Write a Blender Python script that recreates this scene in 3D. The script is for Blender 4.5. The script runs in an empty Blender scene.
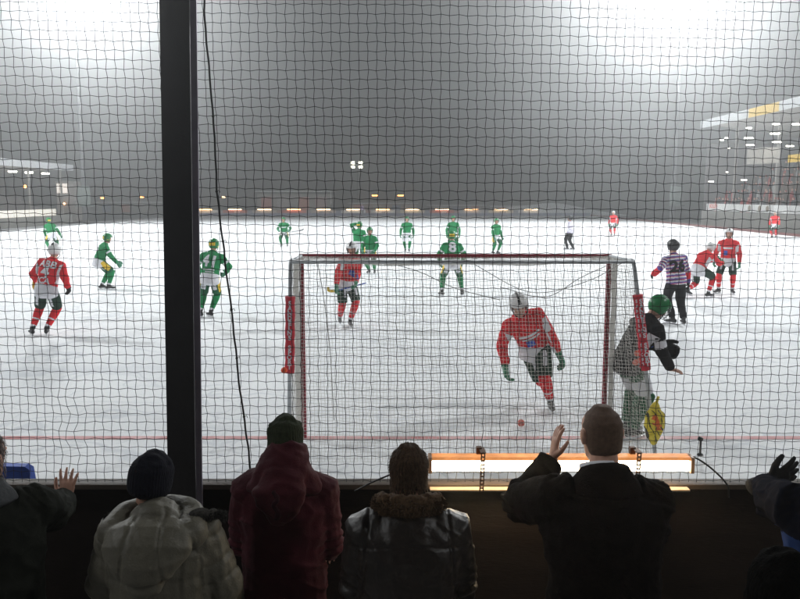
import bpy, bmesh, math, random
import numpy as np
from mathutils import Vector as V, Matrix, noise
from mathutils.bvhtree import BVHTree
random.seed(4)
SC = bpy.context.scene
COL = SC.collection
R = math.radians
PI = math.pi
TMP = bpy.data.scenes.new('tmp')

# ---------------------------------------------------------------- camera
F, CH = 778.0, 2.8
PITCH = math.atan(103 / F)
CAM = V((0, 0, CH))
FWD = V((0, math.cos(PITCH), -math.sin(PITCH)))
UP = V((0, math.sin(PITCH), math.cos(PITCH)))


def ray(px, py):
    return V((1, 0, 0)) * ((px - 400) / F) + UP * ((299.5 - py) / F) + FWD


def G(px, py, z=0.0):
    v = ray(px, py)
    return CAM + v * ((z - CH) / v.z)


def D(px, py, y):
    v = ray(px, py)
    return CAM + v * (y / v.y)


cd = bpy.data.cameras.new('camera')
cam = bpy.data.objects.new('camera', cd)
COL.objects.link(cam)
cam.location = CAM
cam.rotation_euler = (PI / 2 - PITCH, 0, 0)
cd.sensor_width = 36
cd.lens = F / 800 * 36
cd.clip_start = .05
cd.clip_end = 2000
SC.camera = cam

# ---------------------------------------------------------------- materials


def mat(name, col, rough=.7, metal=0., var=.18, vs=12., bump=0., bs=60., sheen=0., spec=None, stretch=None, col2=None, vdet=4):
    m = bpy.data.materials.new(name)
    m.use_nodes = True
    nt = m.node_tree
    N, L = nt.nodes, nt.links
    b = N['Principled BSDF']
    b.inputs['Roughness'].default_value = rough
    b.inputs['Metallic'].default_value = metal
    b.inputs['Specular IOR Level'].default_value = (.12 if rough >= .7 else .4) if spec is None else spec
    b.inputs['Sheen Weight'].default_value = sheen
    tc = N.new('ShaderNodeTexCoord')
    src = tc.outputs['Object']
    if stretch:
        mp = N.new('ShaderNodeMapping')
        mp.inputs['Scale'].default_value = stretch
        L.new(src, mp.inputs['Vector'])
        src = mp.outputs['Vector']
    n = N.new('ShaderNodeTexNoise')
    n.inputs['Scale'].default_value = vs
    n.inputs['Detail'].default_value = vdet
    L.new(src, n.inputs['Vector'])
    mx = N.new('ShaderNodeMix')
    mx.data_type = 'RGBA'
    c1 = [max(0, c * (1 - var)) for c in col]
    c2 = list(col2) if col2 else [min(1, c * (1 + var)) for c in col]
    mx.inputs[6].default_value = (*c1, 1)
    mx.inputs[7].default_value = (*c2, 1)
    rp = N.new('ShaderNodeMapRange')
    rp.inputs['From Min'].default_value = .3
    rp.inputs['From Max'].default_value = .7
    L.new(n.outputs['Fac'], rp.inputs['Value'])
    L.new(rp.outputs['Result'], mx.inputs[0])
    L.new(mx.outputs[2], b.inputs['Base Color'])
    if bump:
        n2 = N.new('ShaderNodeTexNoise')
        n2.inputs['Scale'].default_value = bs
        n2.inputs['Detail'].default_value = 5
        L.new(src, n2.inputs['Vector'])
        bp = N.new('ShaderNodeBump')
        bp.inputs['Strength'].default_value = bump
        bp.inputs['Distance'].default_value = .01
        L.new(n2.outputs['Fac'], bp.inputs['Height'])
        L.new(bp.outputs['Normal'], b.inputs['Normal'])
    return m


def emat(name, col, strength, sample=False):
    m = bpy.data.materials.new(name)
    m.use_nodes = True
    b = m.node_tree.nodes['Principled BSDF']
    b.inputs['Base Color'].default_value = (.8, .8, .8, 1)
    b.inputs['Emission Color'].default_value = (*col, 1)
    b.inputs['Emission Strength'].default_value = strength
    if not sample:
        m.cycles.emission_sampling = 'NONE'
    return m


RED = mat('red_cloth', (.68, .025, .035), .75, bump=.15, bs=30)
WHITE = mat('white_cloth', (.72, .72, .76), .7, var=.1, bump=.12, bs=30)
GREEN = mat('green_cloth', (.008, .21, .068), .75, bump=.15, bs=30)
DGREEN = mat('dark_green_cloth', (.012, .10, .045), .75)
BLACKC = mat('black_cloth', (.012, .012, .014), .8)
SHORTR = mat('green_black_cloth', (.018, .045, .03), .75)
YELLOW = mat('yellow_plastic', (.75, .5, .03), .5)
PURPLE = mat('purple_cloth', (.13, .09, .33), .7)
SKIN = mat('skin', (.52, .29, .21), .55, var=.12, vs=25)
LIPS = mat('lips', (.35, .12, .1), .5)
EYE = mat('eye', (.03, .025, .02), .2)
HELMW = mat('white_plastic', (.75, .75, .75), .3, var=.04)
HELMG = mat('green_plastic', (.01, .2, .06), .3, var=.1)
HELMK = mat('black_plastic', (.02, .02, .022), .35)
STEEL = mat('galvanised_steel', (.46, .48, .50), .5, .25, var=.15, vs=20)
BLADE = mat('blade_steel', (.6, .6, .62), .25, 1)
LEATHERB = mat('skate_leather', (.02, .02, .022), .5)
GLOVEG = mat('green_glove', (.03, .17, .08), .7, col2=(.1, .3, .2), vs=9)
GLOVEK = mat('black_glove', (.012, .012, .013), .75, bump=.3, bs=150)
ORANGE = mat('orange_plastic', (.8, .09, .02), .4)
BLUE = mat('blue_cloth', (.05, .1, .45), .7)

# ---------------------------------------------------------------- helpers


def link(name, me, mats=None, parent=None):
    o = bpy.data.objects.new(name, me)
    COL.objects.link(o)
    if mats:
        for m in (mats if isinstance(mats, (list, tuple)) else [mats]):
            me.materials.append(m)
    if parent:
        o.parent = parent
    return o


def tag(o, label=None, cat=None, group=None, kind=None):
    if label:
        o['label'] = label
    if cat:
        o['category'] = cat
    if group:
        o['group'] = group
    if kind:
        o['kind'] = kind
    return o


def empty(name, loc, rz=0, scale=1.0):
    o = bpy.data.objects.new(name, None)
    COL.objects.link(o)
    o.location = loc
    o.rotation_euler = (0, 0, rz)
    o.scale = (scale,) * 3
    return o


def fin(bm, name, mats, parent=None, smooth=False):
    bmesh.ops.recalc_face_normals(bm, faces=bm.faces)
    if smooth:
        for f in bm.faces:
            f.smooth = True
    me = bpy.data.meshes.new(name)
    bm.to_mesh(me)
    bm.free()
    return link(name, me, mats, parent)


def box(bm, c, s, rot=None, mi=0):
    M = Matrix.Translation(V(c)) @ (rot.to_4x4() if rot else Matrix.Identity(4)) @ Matrix.Diagonal((*s, 1))
    r = bmesh.ops.create_cube(bm, size=1, matrix=M)
    for v in r['verts']:
        for f in v.link_faces:
            f.material_index = mi
    return bm


def boxes(*a):
    bm = bmesh.new()
    for x in a:
        box(bm, *x)
    return bm


def bevel(bm, w=.01, seg=2):
    bmesh.ops.bevel(bm, geom=bm.edges[:], offset=w, segments=seg, affect='EDGES', profile=.6)
    return bm


def ringpts(p, t, side, ra, rb, seg):
    t = t.normalized()
    a = side - t * side.dot(t)
    if a.length < 1e-4:
        a = t.orthogonal()
    a.normalize()
    b = t.cross(a)
    return [p + a * (ra * math.cos(2 * PI * k / seg)) + b * (rb * math.sin(2 * PI * k / seg)) for k in range(seg)]


def loft(bm, pts, side=(1, 0, 0), seg=12, cap=.8, flat=False):
    """pts: list of (pos, ra, rb)"""
    side = V(side)
    P = [V(p[0]) for p in pts]
    n = len(P)
    rings = []
    T = []
    for i in range(n):
        t = P[min(i + 1, n - 1)] - P[max(i - 1, 0)]
        T.append(t.normalized() if t.length > 1e-9 else V((0, 0, 1)))
    ca = [] if flat else [80, 55, 28]
    r0 = min(pts[0][1], pts[0][2]) * cap
    r1 = min(pts[-1][1], pts[-1][2]) * cap
    for a in ca:
        rings.append((P[0] - T[0] * r0 * math.sin(R(a)), T[0], pts[0][1] * math.cos(R(a)), pts[0][2] * math.cos(R(a))))
    for i in range(n):
        rings.append((P[i], T[i], pts[i][1], pts[i][2]))
    for a in reversed(ca):
        rings.append((P[-1] + T[-1] * r1 * math.sin(R(a)), T[-1], pts[-1][1] * math.cos(R(a)), pts[-1][2] * math.cos(R(a))))
    vs = [[bm.verts.new(q) for q in ringpts(p, t, side, ra, rb, seg)] for p, t, ra, rb in rings]
    for i in range(len(vs) - 1):
        for k in range(seg):
            k2 = (k + 1) % seg
            bm.faces.new((vs[i][k], vs[i][k2], vs[i + 1][k2], vs[i + 1][k]))
    bm.faces.new(list(reversed(vs[0])))
    bm.faces.new(vs[-1])
    return bm


def tube(bm, P, r, seg=8, side=(1, .13, .07)):
    return loft(bm, [(p, r, r) for p in P], side, seg, flat=True)


def ball(bm, c, r, sub=2, sc=(1, 1, 1), rot=None):
    M = Matrix.Translation(V(c)) @ (rot.to_4x4() if rot else Matrix.Identity(4)) @ Matrix.Diagonal((r * sc[0], r * sc[1], r * sc[2], 1))
    bmesh.ops.create_icosphere(bm, subdivisions=sub, radius=1, matrix=M)
    return bm


def sculpt(bm, vox, sm=4):
    bmesh.ops.recalc_face_normals(bm, faces=bm.faces)
    me = bpy.data.meshes.new('t')
    bm.to_mesh(me)
    bm.free()
    o = bpy.data.objects.new('t', me)
    TMP.collection.objects.link(o)
    m = o.modifiers.new('r', 'REMESH')
    m.mode = 'VOXEL'
    m.voxel_size = vox
    m.use_smooth_shade = True
    if sm:
        s = o.modifiers.new('s', 'SMOOTH')
        s.factor = .5
        s.iterations = sm
    vl = TMP.view_layers[0]
    vl.update()
    dg = vl.depsgraph
    out = bpy.data.meshes.new_from_object(o.evaluated_get(dg))
    bpy.data.objects.remove(o)
    bpy.data.meshes.remove(me)
    n = len(out.polygons)
    out.polygons.foreach_set('use_smooth', [True] * n)
    return out


def displace(me, fn):
    """fn(co, normal) -> distance along the normal"""
    vs = me.vertices
    me.update()
    new = [v.co + v.normal * fn(v.co, v.normal) for v in vs]
    for v, c in zip(vs, new):
        v.co = c
    me.update()


def paint(me, fn):
    for p in me.polygons:
        p.material_index = fn(p.center, p.normal)


def bez(P, n=8):
    """Catmull-Rom through P"""
    P = [V(p) for p in P]
    Q = [P[0] * 2 - P[1]] + P + [P[-1] * 2 - P[-2]]
    out = []
    for i in range(1, len(Q) - 2):
        for k in range(n):
            t = k / n
            a, b, c, d = Q[i - 1], Q[i], Q[i + 1], Q[i + 2]
            out.append(.5 * (2 * b + (c - a) * t + (2 * a - 5 * b + 4 * c - d) * t * t + (3 * b - a - 3 * c + d) * t ** 3))
    out.append(P[-1])
    return out


_tc = {}


def text_geo(s, size, cuts=1, bold=.0):
    k = (s, size, cuts, bold)
    if k not in _tc:
        cu = bpy.data.curves.new('t', 'FONT')
        cu.body = s
        cu.size = size
        cu.align_x = 'CENTER'
        cu.align_y = 'CENTER'
        cu.resolution_u = 3
        cu.offset = bold
        o = bpy.data.objects.new('t', cu)
        TMP.collection.objects.link(o)
        vl = TMP.view_layers[0]
        vl.update()
        me = bpy.data.meshes.new_from_object(o.evaluated_get(vl.depsgraph))
        bpy.data.objects.remove(o)
        bm = bmesh.new()
        bm.from_mesh(me)
        bmesh.ops.remove_doubles(bm, verts=bm.verts, dist=1e-5)
        if cuts:
            bmesh.ops.triangulate(bm, faces=bm.faces)
            bmesh.ops.subdivide_edges(bm, edges=bm.edges[:], cuts=cuts)
            bmesh.ops.triangulate(bm, faces=bm.faces)
        _tc[k] = ([v.co.copy() for v in bm.verts], [[v.index for v in f.verts] for f in bm.faces])
        bm.verts.index_update()
        _tc[k] = ([v.co.copy() for v in bm.verts], [[v.index for v in f.verts] for f in bm.faces])
        bm.free()
    return _tc[k]


def quad_geo(w, h, n=4):
    vs = [V(((i / n - .5) * w, (j / n - .5) * h, 0)) for j in range(n + 1) for i in range(n + 1)]
    fs = [[j * (n + 1) + i, j * (n + 1) + i + 1, (j + 1) * (n + 1) + i + 1, (j + 1) * (n + 1) + i] for j in range(n) for i in range(n)]
    return vs, fs


def lay(geo, name, m, parent, bvh, o, ax, ay, d, off=.006, rot=0):
    """lay flat geometry onto a surface: cast from o + x*ax + y*ay along d"""
    vs, fs = geo
    ax, ay, d = V(ax).normalized(), V(ay).normalized(), V(d).normalized()
    c, s = math.cos(rot), math.sin(rot)
    out = []
    last = None
    for v in vs:
        x, y = v.x * c - v.y * s, v.x * s + v.y * c
        q = V(o) + ax * x + ay * y
        h = bvh.ray_cast(q, d, 1.5) if bvh else (None,)
        out.append(h[0] - d * off if h[0] is not None else None)
    good = [(h - (V(o))).dot(d) for h in out if h is not None]
    dm = sum(good) / len(good) if good else 0
    for i, v in enumerate(vs):
        if out[i] is None:
            x, y = v.x * c - v.y * s, v.x * s + v.y * c
            out[i] = V(o) + ax * x + ay * y + d * dm
    me = bpy.data.meshes.new(name)
    me.from_pydata([tuple(p) for p in out], [], fs)
    me.update()
    return link(name, me, m, parent)


def bvh_of(me):
    return BVHTree.FromPolygons([v.co for v in me.vertices], [p.vertices for p in me.polygons])


def sign_text(s, size, name, m, parent, M, bold=0):
    vs, fs = text_geo(s, size, 0, bold)
    me = bpy.data.meshes.new(name)
    me.from_pydata([tuple(M @ v) for v in vs], [], fs)
    return link(name, me, m, parent)

# ---------------------------------------------------------------- people


def ik(a, tgt, l1, l2, pole):
    d = tgt - a
    L = min(max(d.length, .08), l1 + l2 - .004)
    n = d.normalized()
    t = a + n * L
    x = (l1 * l1 - l2 * l2 + L * L) / (2 * L)
    h = math.sqrt(max(l1 * l1 - x * x, 0))
    p = pole - n * pole.dot(n)
    p = p.normalized() if p.length > 1e-4 else n.orthogonal().normalized()
    return a + n * x + p * h, t


def rot(ax, deg):
    return Matrix.Rotation(R(deg), 3, ax)


def skel(q):
    J = {}
    hz = q.get('hz', .93)
    P = V((q.get('x', 0), q.get('y', 0), hz))
    M = rot('Z', q.get('twist', 0)) @ rot('Y', q.get('side', 0)) @ rot('X', -q.get('lean', 0))
    J['P'], J['M'] = P, M
    for k, z in (('waist', .16), ('chest', .32), ('sho', .46), ('neck', .53)):
        J[k] = P + M @ V((0, 0, z))
    J['sl'], J['sr'] = P + M @ V((-.185, 0, .425)), P + M @ V((.185, 0, .425))
    H = rot('Z', q.get('hy', 0)) @ rot('Y', q.get('hr', 0)) @ rot('X', -q.get('hp', 0))
    up = (M @ V((0, 0, 1)) * .6 + V((0, 0, 1)) * .4).normalized()
    J['H'] = H
    J['head'] = J['neck'] + up * .035 + H @ V((0, .03, .115)) + V((q.get('hx', 0), 0, 0))
    HM = rot('Z', q.get('twist', 0) * .6) @ rot('Y', q.get('side', 0) * .5)
    J['hipl'], J['hipr'] = P + HM @ V((-.095, 0, -.03)), P + HM @ V((.095, 0, -.03))
    az = q.get('az', .09)
    fl, fr = V(q.get('fl', (-.13, 0, az))), V(q.get('fr', (.13, 0, az)))
    kl, kr = V(q.get('kl', (-.25, 1, 0))), V(q.get('kr', (.25, 1, 0)))
    J['kl'], J['al'] = ik(J['hipl'], fl, .45, .44, kl)
    J['kr'], J['ar'] = ik(J['hipr'], fr, .45, .44, kr)
    hl, hr = V(q.get('hl', (-.30, .10, hz - .1))), V(q.get('hrt', (.30, .10, hz - .1)))
    J['el'], J['hl'] = ik(J['sl'], hl, .30, .27, V(q.get('pl', (-.6, -.8, -.4))))
    J['er'], J['hr'] = ik(J['sr'], hr, .30, .27, V(q.get('pr', (.6, -.8, -.4))))
    J['tl'], J['tr'] = V(q.get('tl', (-.15, 1, 0))), V(q.get('tr', (.15, 1, 0)))
    J['dl'] = V(q['dl']) if 'dl' in q else (J['hl'] - J['el']).normalized()
    J['dr'] = V(q['dr']) if 'dr' in q else (J['hr'] - J['er']).normalized()
    return J


def hand(bm, w, d, pn, thumb, s=1.0, curl=25, spread=4, fat=1.0):
    """w wrist, d finger direction, pn palm normal (where fingers curl to), thumb side direction"""
    d = d.normalized()
    pn = (pn - d * pn.dot(d)).normalized()
    ac = d.cross(pn)
    if ac.dot(thumb) < 0:
        ac = -ac                                   # ac points to the thumb side
    k = w + d * (.088 * s)
    loft(bm, [(w - d * .03 * s, .026 * s, .02 * s * fat), (w + d * .02 * s, .032 * s, .018 * s * fat), (w + d * .055 * s, .041 * s, .016 * s * fat), (k, .041 * s, .0135 * s * fat)], ac, 10, .6)
    ln = [.074, .082, .077, .060]
    for i in range(4):
        off = (.031 - .0207 * i) * s
        a0 = R((1.5 - i) * spread)
        fd = (d * math.cos(a0) + ac * math.sin(a0)).normalized()
        p = k + ac * off - d * .008 * s
        pts = [(p, .0098 * s * fat, .0098 * s * fat)]
        ang = 0
        for j, fr in enumerate((.44, .32, .24)):
            ang += R(curl) * (.7, 1.0, .7)[j]
            p = p + (fd * math.cos(ang) + pn * math.sin(ang)) * (ln[i] * fr * s)
            r = (.0092, .0085, .007)[j] * s * fat
            pts.append((p, r, r))
        loft(bm, pts, ac, 8, .9)
    p = w + d * .022 * s + ac * .022 * s
    td = (d * .62 + ac * .75 + pn * .25).normalized()
    p1 = p + td * .046 * s
    p2 = p1 + (d * .85 + ac * .4 + pn * .3).normalized() * .032 * s
    p3 = p2 + (d * .9 + ac * .15 + pn * .35).normalized() * .026 * s
    loft(bm, [(p, .017 * s, .015 * s * fat), (p1, .0125 * s * fat, .012 * s * fat), (p2, .0105 * s * fat, .0105 * s * fat), (p3, .0085 * s * fat, .0085 * s * fat)], pn, 8, .9)


def head_geo(bm, J):
    c, H = J['head'], J['H']

    def h(x, y, z):
        return c + H @ V((x, y, z))
    sd = H @ V((1, 0, 0))
    loft(bm, [(h(0, .05, -.118), .026, .028), (h(0, .035, -.09), .05, .055), (h(0, .012, -.05), .063, .080), (h(0, 0, 0), .073, .094), (h(0, -.003, .05), .0735, .094), (h(0, -.005, .085), .058, .074), (h(0, -.005, .105), .034, .044)], sd, 18, .5)
    loft(bm, [(h(0, .088, .012), .009, .010), (h(0, .102, -.018), .011, .012), (h(0, .108, -.03), .016, .010)], sd, 8)     # nose
    loft(bm, [(h(-.045, .076, .03), .010, .010), (h(0, .088, .028), .010, .010), (h(.045, .076, .03), .010, .010)], (0, 0, 1), 8)   # brow
    loft(bm, [(h(-.02, .080, -.062), .006, .006), (h(0, .088, -.062), .008, .010), (h(.02, .080, -.062), .006, .006)], (0, 0, 1), 8)  # lips
    for s in (-1, 1):
        loft(bm, [(h(s * .076, -.002, -.03), .008, .012), (h(s * .083, -.010, 0), .008, .022), (h(s * .083, -.012, .022), .008, .018)], sd, 8)
    nk = J['neck'] - (J['neck'] - J['chest']).normalized() * .05
    loft(bm, [(nk, .066, .066), (J['neck'], .060, .060), (h(0, -.025, -.085), .056, .058), (h(0, -.015, -.04), .054, .058)], sd, 12)


def torso_pts(J, b=1.0):
    M = J['M']
    P = J['P']
    return [(P + M @ V((0, 0, -.09)), .135 * b, .10 * b), (P, .158 * b, .115 * b), (J['waist'], .142 * b, .105 * b), (J['chest'], .168 * b, .120 * b), (P + M @ V((0, -.005, .42)), .165 * b, .10 * b), (P + M @ V((0, -.005, .485)), .10 * b, .07 * b), (J['neck'], .058, .058)]


def body(J, name, parent, vox, hands=None, mats=None, feet=True):
    bm = bmesh.new()
    sx = J['M'] @ V((1, 0, 0))
    loft(bm, torso_pts(J), sx, 16)
    head_geo(bm, J)
    for s, S, E, Hn in ((-1, 'sl', 'el', 'hl'), (1, 'sr', 'er', 'hr')):
        inn = J[S] * .8 + J['sho'] * .2
        loft(bm, [(inn, .055, .055), (J[S], .056, .056), (J[S].lerp(J[E], .5), .047, .047), (J[E], .038, .038), (J[E].lerp(J[Hn], .35), .038, .038), (J[Hn], .026, .022)], sx, 12)
    for s, Hp, K, A, T in ((-1, 'hipl', 'kl', 'al', 'tl'), (1, 'hipr', 'kr', 'ar', 'tr')):
        loft(bm, [(J[Hp], .088, .09), (J[Hp].lerp(J[K], .5), .075, .078), (J[K], .052, .056), (J[K].lerp(J[A], .3), .052, .055), (J[A], .035, .038)], sx, 12)
        t = J[T].normalized()
        loft(bm, [(J[A] - t * .05 + V((0, 0, -.035)), .034, .03), (J[A] + t * .05 + V((0, 0, -.045)), .038, .028), (J[A] + t * .15 + V((0, 0, -.06)), .036, .018)], t.cross(V((0, 0, 1))), 10)
    for hd in hands or []:
        hand(bm, *hd[0], **hd[1])
    me = sculpt(bm, vox, 3)
    c, H = J['head'], J['H'].inverted()

    def pf(p, n):
        l = H @ (p - c)
        return 1 if (l - V((0, .096, -.062))).length < .022 and abs(l.z + .062) < .012 else 0
    o = link(name, me, (mats or [SKIN]) + [LIPS], parent)
    paint(me, pf)
    return o


def eyes(J, parent):
    for s in (-1, 1):
        bm = bmesh.new()
        ball(bm, J['head'] + J['H'] @ V((s * .031, .080, .008)), .012, 2)
        fin(bm, 'eye', EYE, parent, True)


def helmet(J, parent, m, style, name='helmet'):
    bm = bmesh.new()
    bmesh.ops.create_uvsphere(bm, u_segments=28, v_segments=18, radius=1)
    c = J['head'] + J['H'] @ V((0, -.004, .016))
    for v in bm.verts:
        x, y, z = v.co
        k = 1 + .05 * max(0, math.cos(x * 9)) * (1 if z > .2 else 0)
        v.co = V((x * .113 * k, y * .138 * k, z * .125 * k + (.008 if z > 0 else 0)))
    kill = [f for f in bm.faces if (lambda q: q.z < (.022 if q.y > .05 else (-.095 if q.y > -.03 else -.10)))(f.calc_center_median())]
    bmesh.ops.delete(bm, geom=kill, context='FACES')
    bmesh.ops.recalc_face_normals(bm, faces=bm.faces)
    bmesh.ops.solidify(bm, geom=bm.faces[:], thickness=.008)
    for f in bm.faces:
        q = f.calc_center_median()
        f.material_index = 0
        if style == 'green' and (q.y < -.105 and -.045 < q.z < .02 or abs(q.x) > .098 and q.z < -.045):
            f.material_index = 1
        if abs(q.x) < .012 and q.z > .07 and style != 'green':
            f.material_index = 2
    for v in bm.verts:
        v.co = c + J['H'] @ v.co
    o = fin(bm, name, [m, YELLOW, HELMK], parent, True)
    h = lambda x, y, z: J['head'] + J['H'] @ V((x, y, z))
    b2 = bmesh.new()
    tube(b2, bez([h(-.09, .03, -.02), h(-.07, .055, -.09), h(0, .075, -.13), h(.07, .055, -.09), h(.09, .03, -.02)], 4), .006, 6)
    fin(b2, 'chin_strap', BLACKC, o, True)
    return o


def skate(J, A, T, parent):
    t = J[T].normalized()
    a = J[A]
    side = t.cross(V((0, 0, 1))).normalized()
    z = V((0, 0, 1))
    sh = (a - J['k' + A[1]]).normalized()
    bm = bmesh.new()
    loft(bm, [(a - sh * .07, .052, .056), (a - sh * .01, .046, .052)], side, 10)
    loft(bm, [(a - t * .06 - z * .04, .038, .042), (a - z * .035 + t * .03, .042, .045), (a + t * .12 - z * .05, .043, .032), (a + t * .19 - z * .055, .034, .022)], side, 10)
    o = link('skate', sculpt(bm, .012, 2), LEATHERB, parent)
    b2 = bmesh.new()
    Mr = Matrix((side, t, z)).transposed()
    box(b2, a + t * .055 - z * .108, (.006, .34, .028), Mr)
    box(b2, a - t * .03 - z * .088, (.03, .06, .03), Mr)
    box(b2, a + t * .12 - z * .088, (.03, .07, .03), Mr)
    fin(b2, 'skate_blade', BLADE, o)
    return o


def player(name, loc, yaw, q, kit, scale=1.0, vox=.014, face=False, label='', group=None, cat='player', extra=None):
    q.setdefault('az', .13)
    for k, s in (('fl', -1), ('fr', 1)):
        q.setdefault(k, (s * .14, 0, .13))
    q.setdefault('hz', .90)
    root = empty('person', (loc[0], loc[1], 0), R(yaw), scale)
    tag(root, label, cat, group)
    J = skel(q)
    M = J['M']
    sx = M @ V((1, 0, 0))
    P = J['P']
    Mi = M.inverted()
    bhands = []
    for k, s in (('l', -1), ('r', 1)):
        if kit.get('bare') == k:
            bhands.append(((J['h' + k], J['d' + k], V((0, 0, -1)), V((0, 1, 0))), dict(curl=25, s=1.05)))
    body(J, 'body', root, vox * .8 if face else vox, bhands)
    # jersey
    bm = bmesh.new()
    hem = -.17 if kit['kind'] != 'ref' else -.06
    loft(bm, [(P + (M @ V((0, 0, hem))) * .25 + V((0, .012, hem)) * .75, .212, .188), (P + M @ V((0, .01, 0)), .205, .172), (J['waist'], .192, .150), (J['chest'], .212, .160), (P + M @ V((0, -.01, .41)), .205, .138), (P + M @ V((0, -.01, .475)), .15, .11), (P + M @ V((0, 0, .535)), .082, .078)], sx, 18, .3)
    for S, E, Hn in (('sl', 'el', 'hl'), ('sr', 'er', 'hr')):
        inn = J[S] * .7 + J['sho'] * .3
        loft(bm, [(inn, .085, .085), (J[S], .092, .092), (J[S].lerp(J[E], .5), .078, .080), (J[E], .072, .074), (J[E].lerp(J[Hn], .5), .062, .062), (J[E].lerp(J[Hn], .88), .056, .056)], sx, 12, .4)
    jm = sculpt(bm, vox, 3)
    so = random.random() * 50
    displace(jm, lambda c, n: .012 * noise.noise(c * 7 + V((so, 0, 0))) + .006 * noise.noise(c * 17 + V((0, so, 0))))
    kd = kit['kind']

    def seg(c, a, b):
        d = b - a
        t = max(0, min(1, (c - a).dot(d) / d.length_squared))
        return (c - a - d * t).length, t

    def jp(c, n):
        l = Mi @ (c - P)
        arms = [seg(c, J[S], J[E]) + seg(c, J[E], J[Hn]) for S, E, Hn in (('sl', 'el', 'hl'), ('sr', 'er', 'hr'))]
        da, ta, df, tf = min(arms, key=lambda a: min(a[0], a[2]))
        on_arm = min(da, df) < .10 and abs(l.x) > .205
        if kd == 'ref':
            if on_arm and df < da and tf < .55:
                return 2
            v = (l.z if not on_arm else ta * .3) / .075
            fr = v - math.floor(v)
            return 1 if fr < .42 else (2 if fr > .86 else 0)
        if kd == 'keeper':
            return 1 if on_arm and da < df and .5 < ta < .8 else 0
        if not on_arm and (l.z < .03 or c.z < P.z - .02):
            return 1
        if kd == 'red':
            if on_arm and da < df and .18 < ta < .78 and abs(l.x) < .262 and l.z > .1:
                return 1
            if abs(l.x) > .182 and .08 < l.z < .34 and not on_arm:
                return 1
        if kd == 'green':
            if on_arm and da < df and .45 < ta < .62:
                return 1
        return 0
    jo = link('jersey', jm, kit['jersey'], root)
    paint(jm, jp)
    # legs
    bm = bmesh.new()
    loft(bm, [(P + V((0, 0, -.10)), .18, .14), (P + M @ V((0, 0, .03)), .175, .135)], sx, 14, .6)
    full = kd == 'ref'
    for Hp, K, A in (('hipl', 'kl', 'al'), ('hipr', 'kr', 'ar')):
        pts = [(J[Hp], .105, .112), (J[Hp].lerp(J[K], .5), .105, .115), (J[Hp].lerp(J[K], .93), .098, .10)]
        if full:
            pts += [(J[K].lerp(J[A], .3), .08, .08), (J[K].lerp(J[A], .9), .07, .075)]
        loft(bm, pts, sx, 12, .4)
    sm = sculpt(bm, vox, 2)
    displace(sm, lambda c, n: .010 * noise.noise(c * 9 + V((so, 3, 0))))

    def sp(c, n):
        if full:
            return 0
        for K, Hp, s in (('kl', 'hipl', -1), ('kr', 'hipr', 1)):
            dd, t = seg(c, J[Hp], J[K])
            if (c - J[Hp].lerp(J[K], t)).length < .16:
                o = c - J[Hp].lerp(J[K], t)
                if kd == 'green':
                    if o.x * s > .075 and t < .8:
                        return 2
                    if abs(o.y) > .06 and .35 < t < .6 and abs(o.x) < .05:
                        return 1
                elif kd == 'red':
                    if abs(o.y) > .05 and .3 < t < .75 and abs(o.x + .01) < .024:
                        return 1
                elif kd == 'keeper':
                    if .1 < t < .5:
                        return 1
        return 0
    link('trousers' if full else 'shorts', sm, kit['shorts'], root)
    paint(sm, sp)
    for K, A, T in (('kl', 'al', 'tl'), ('kr', 'ar', 'tr')):
        if not full:
            bm = bmesh.new()
            f = 1.35 if kd == 'keeper' else 1
            loft(bm, [(J[K] - (J[A] - J[K]) * .06, .074 * f, .078 * f), (J[K].lerp(J[A], .25), .078 * f, .080 * f), (J[K].lerp(J[A], .6), .062 * f, .066 * f), (J[K].lerp(J[A], .9), .05 * f, .054 * f)], sx, 12, .4)
            km = sculpt(bm, vox * .8, 2)
            link('leg_pad' if kd == 'keeper' else 'sock', km, kit['socks'], root)
            paint(km, lambda c, n: (lambda t: 1 if (t > .80 or (kd == 'red' and .5 < t < .56)) and kd != 'keeper' else 0)(seg(c, J[K], J[A])[1]))
        skate(J, A, T, root)
    for k, s in (('l', -1), ('r', 1)):
        if kit.get('bare') == k:
            continue
        bm = bmesh.new()
        w, d = J['h' + k], J['d' + k]
        pn = V((-s, .3, -.2))
        hand(bm, w, d, pn, V((0, .8, .6)), s=kit.get('gs', 1.3), curl=kit.get('curl', 38), fat=1.5)
        loft(bm, [(w - d * .09, .05, .05), (w, .045, .042)], pn.cross(d), 10)
        link('glove', sculpt(bm, .010, 2), kit['glove'], root)
    helmet(J, root, kit['helmet'], kd)
    if kd == 'keeper':
        bm = bmesh.new()
        h = lambda x, y, z: J['head'] + J['H'] @ V((x, y, z))
        for z in (.03, 0, -.03, -.06, -.09):
            w_ = .098 if z > -.05 else .085
            tube(bm, bez([h(-w_, .03, z), h(-.06, .115, z), h(0, .145, z), h(.06, .115, z), h(w_, .03, z)], 4), .004, 5)
        for x in (-.07, -.035, 0, .035, .07):
            y = .145 - abs(x) * .55
            tube(bm, [h(x, y - .01, .06), h(x, y, .03), h(x, y, -.05), h(x, y - .025, -.10)], .004, 5)
        fin(bm, 'face_cage', STEEL, root, True)
    if face:
        eyes(J, root)
    bpy.context.view_layer.update()
    if extra:
        extra(J, jo, bvh_of(jm), root)
    return root, J


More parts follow.
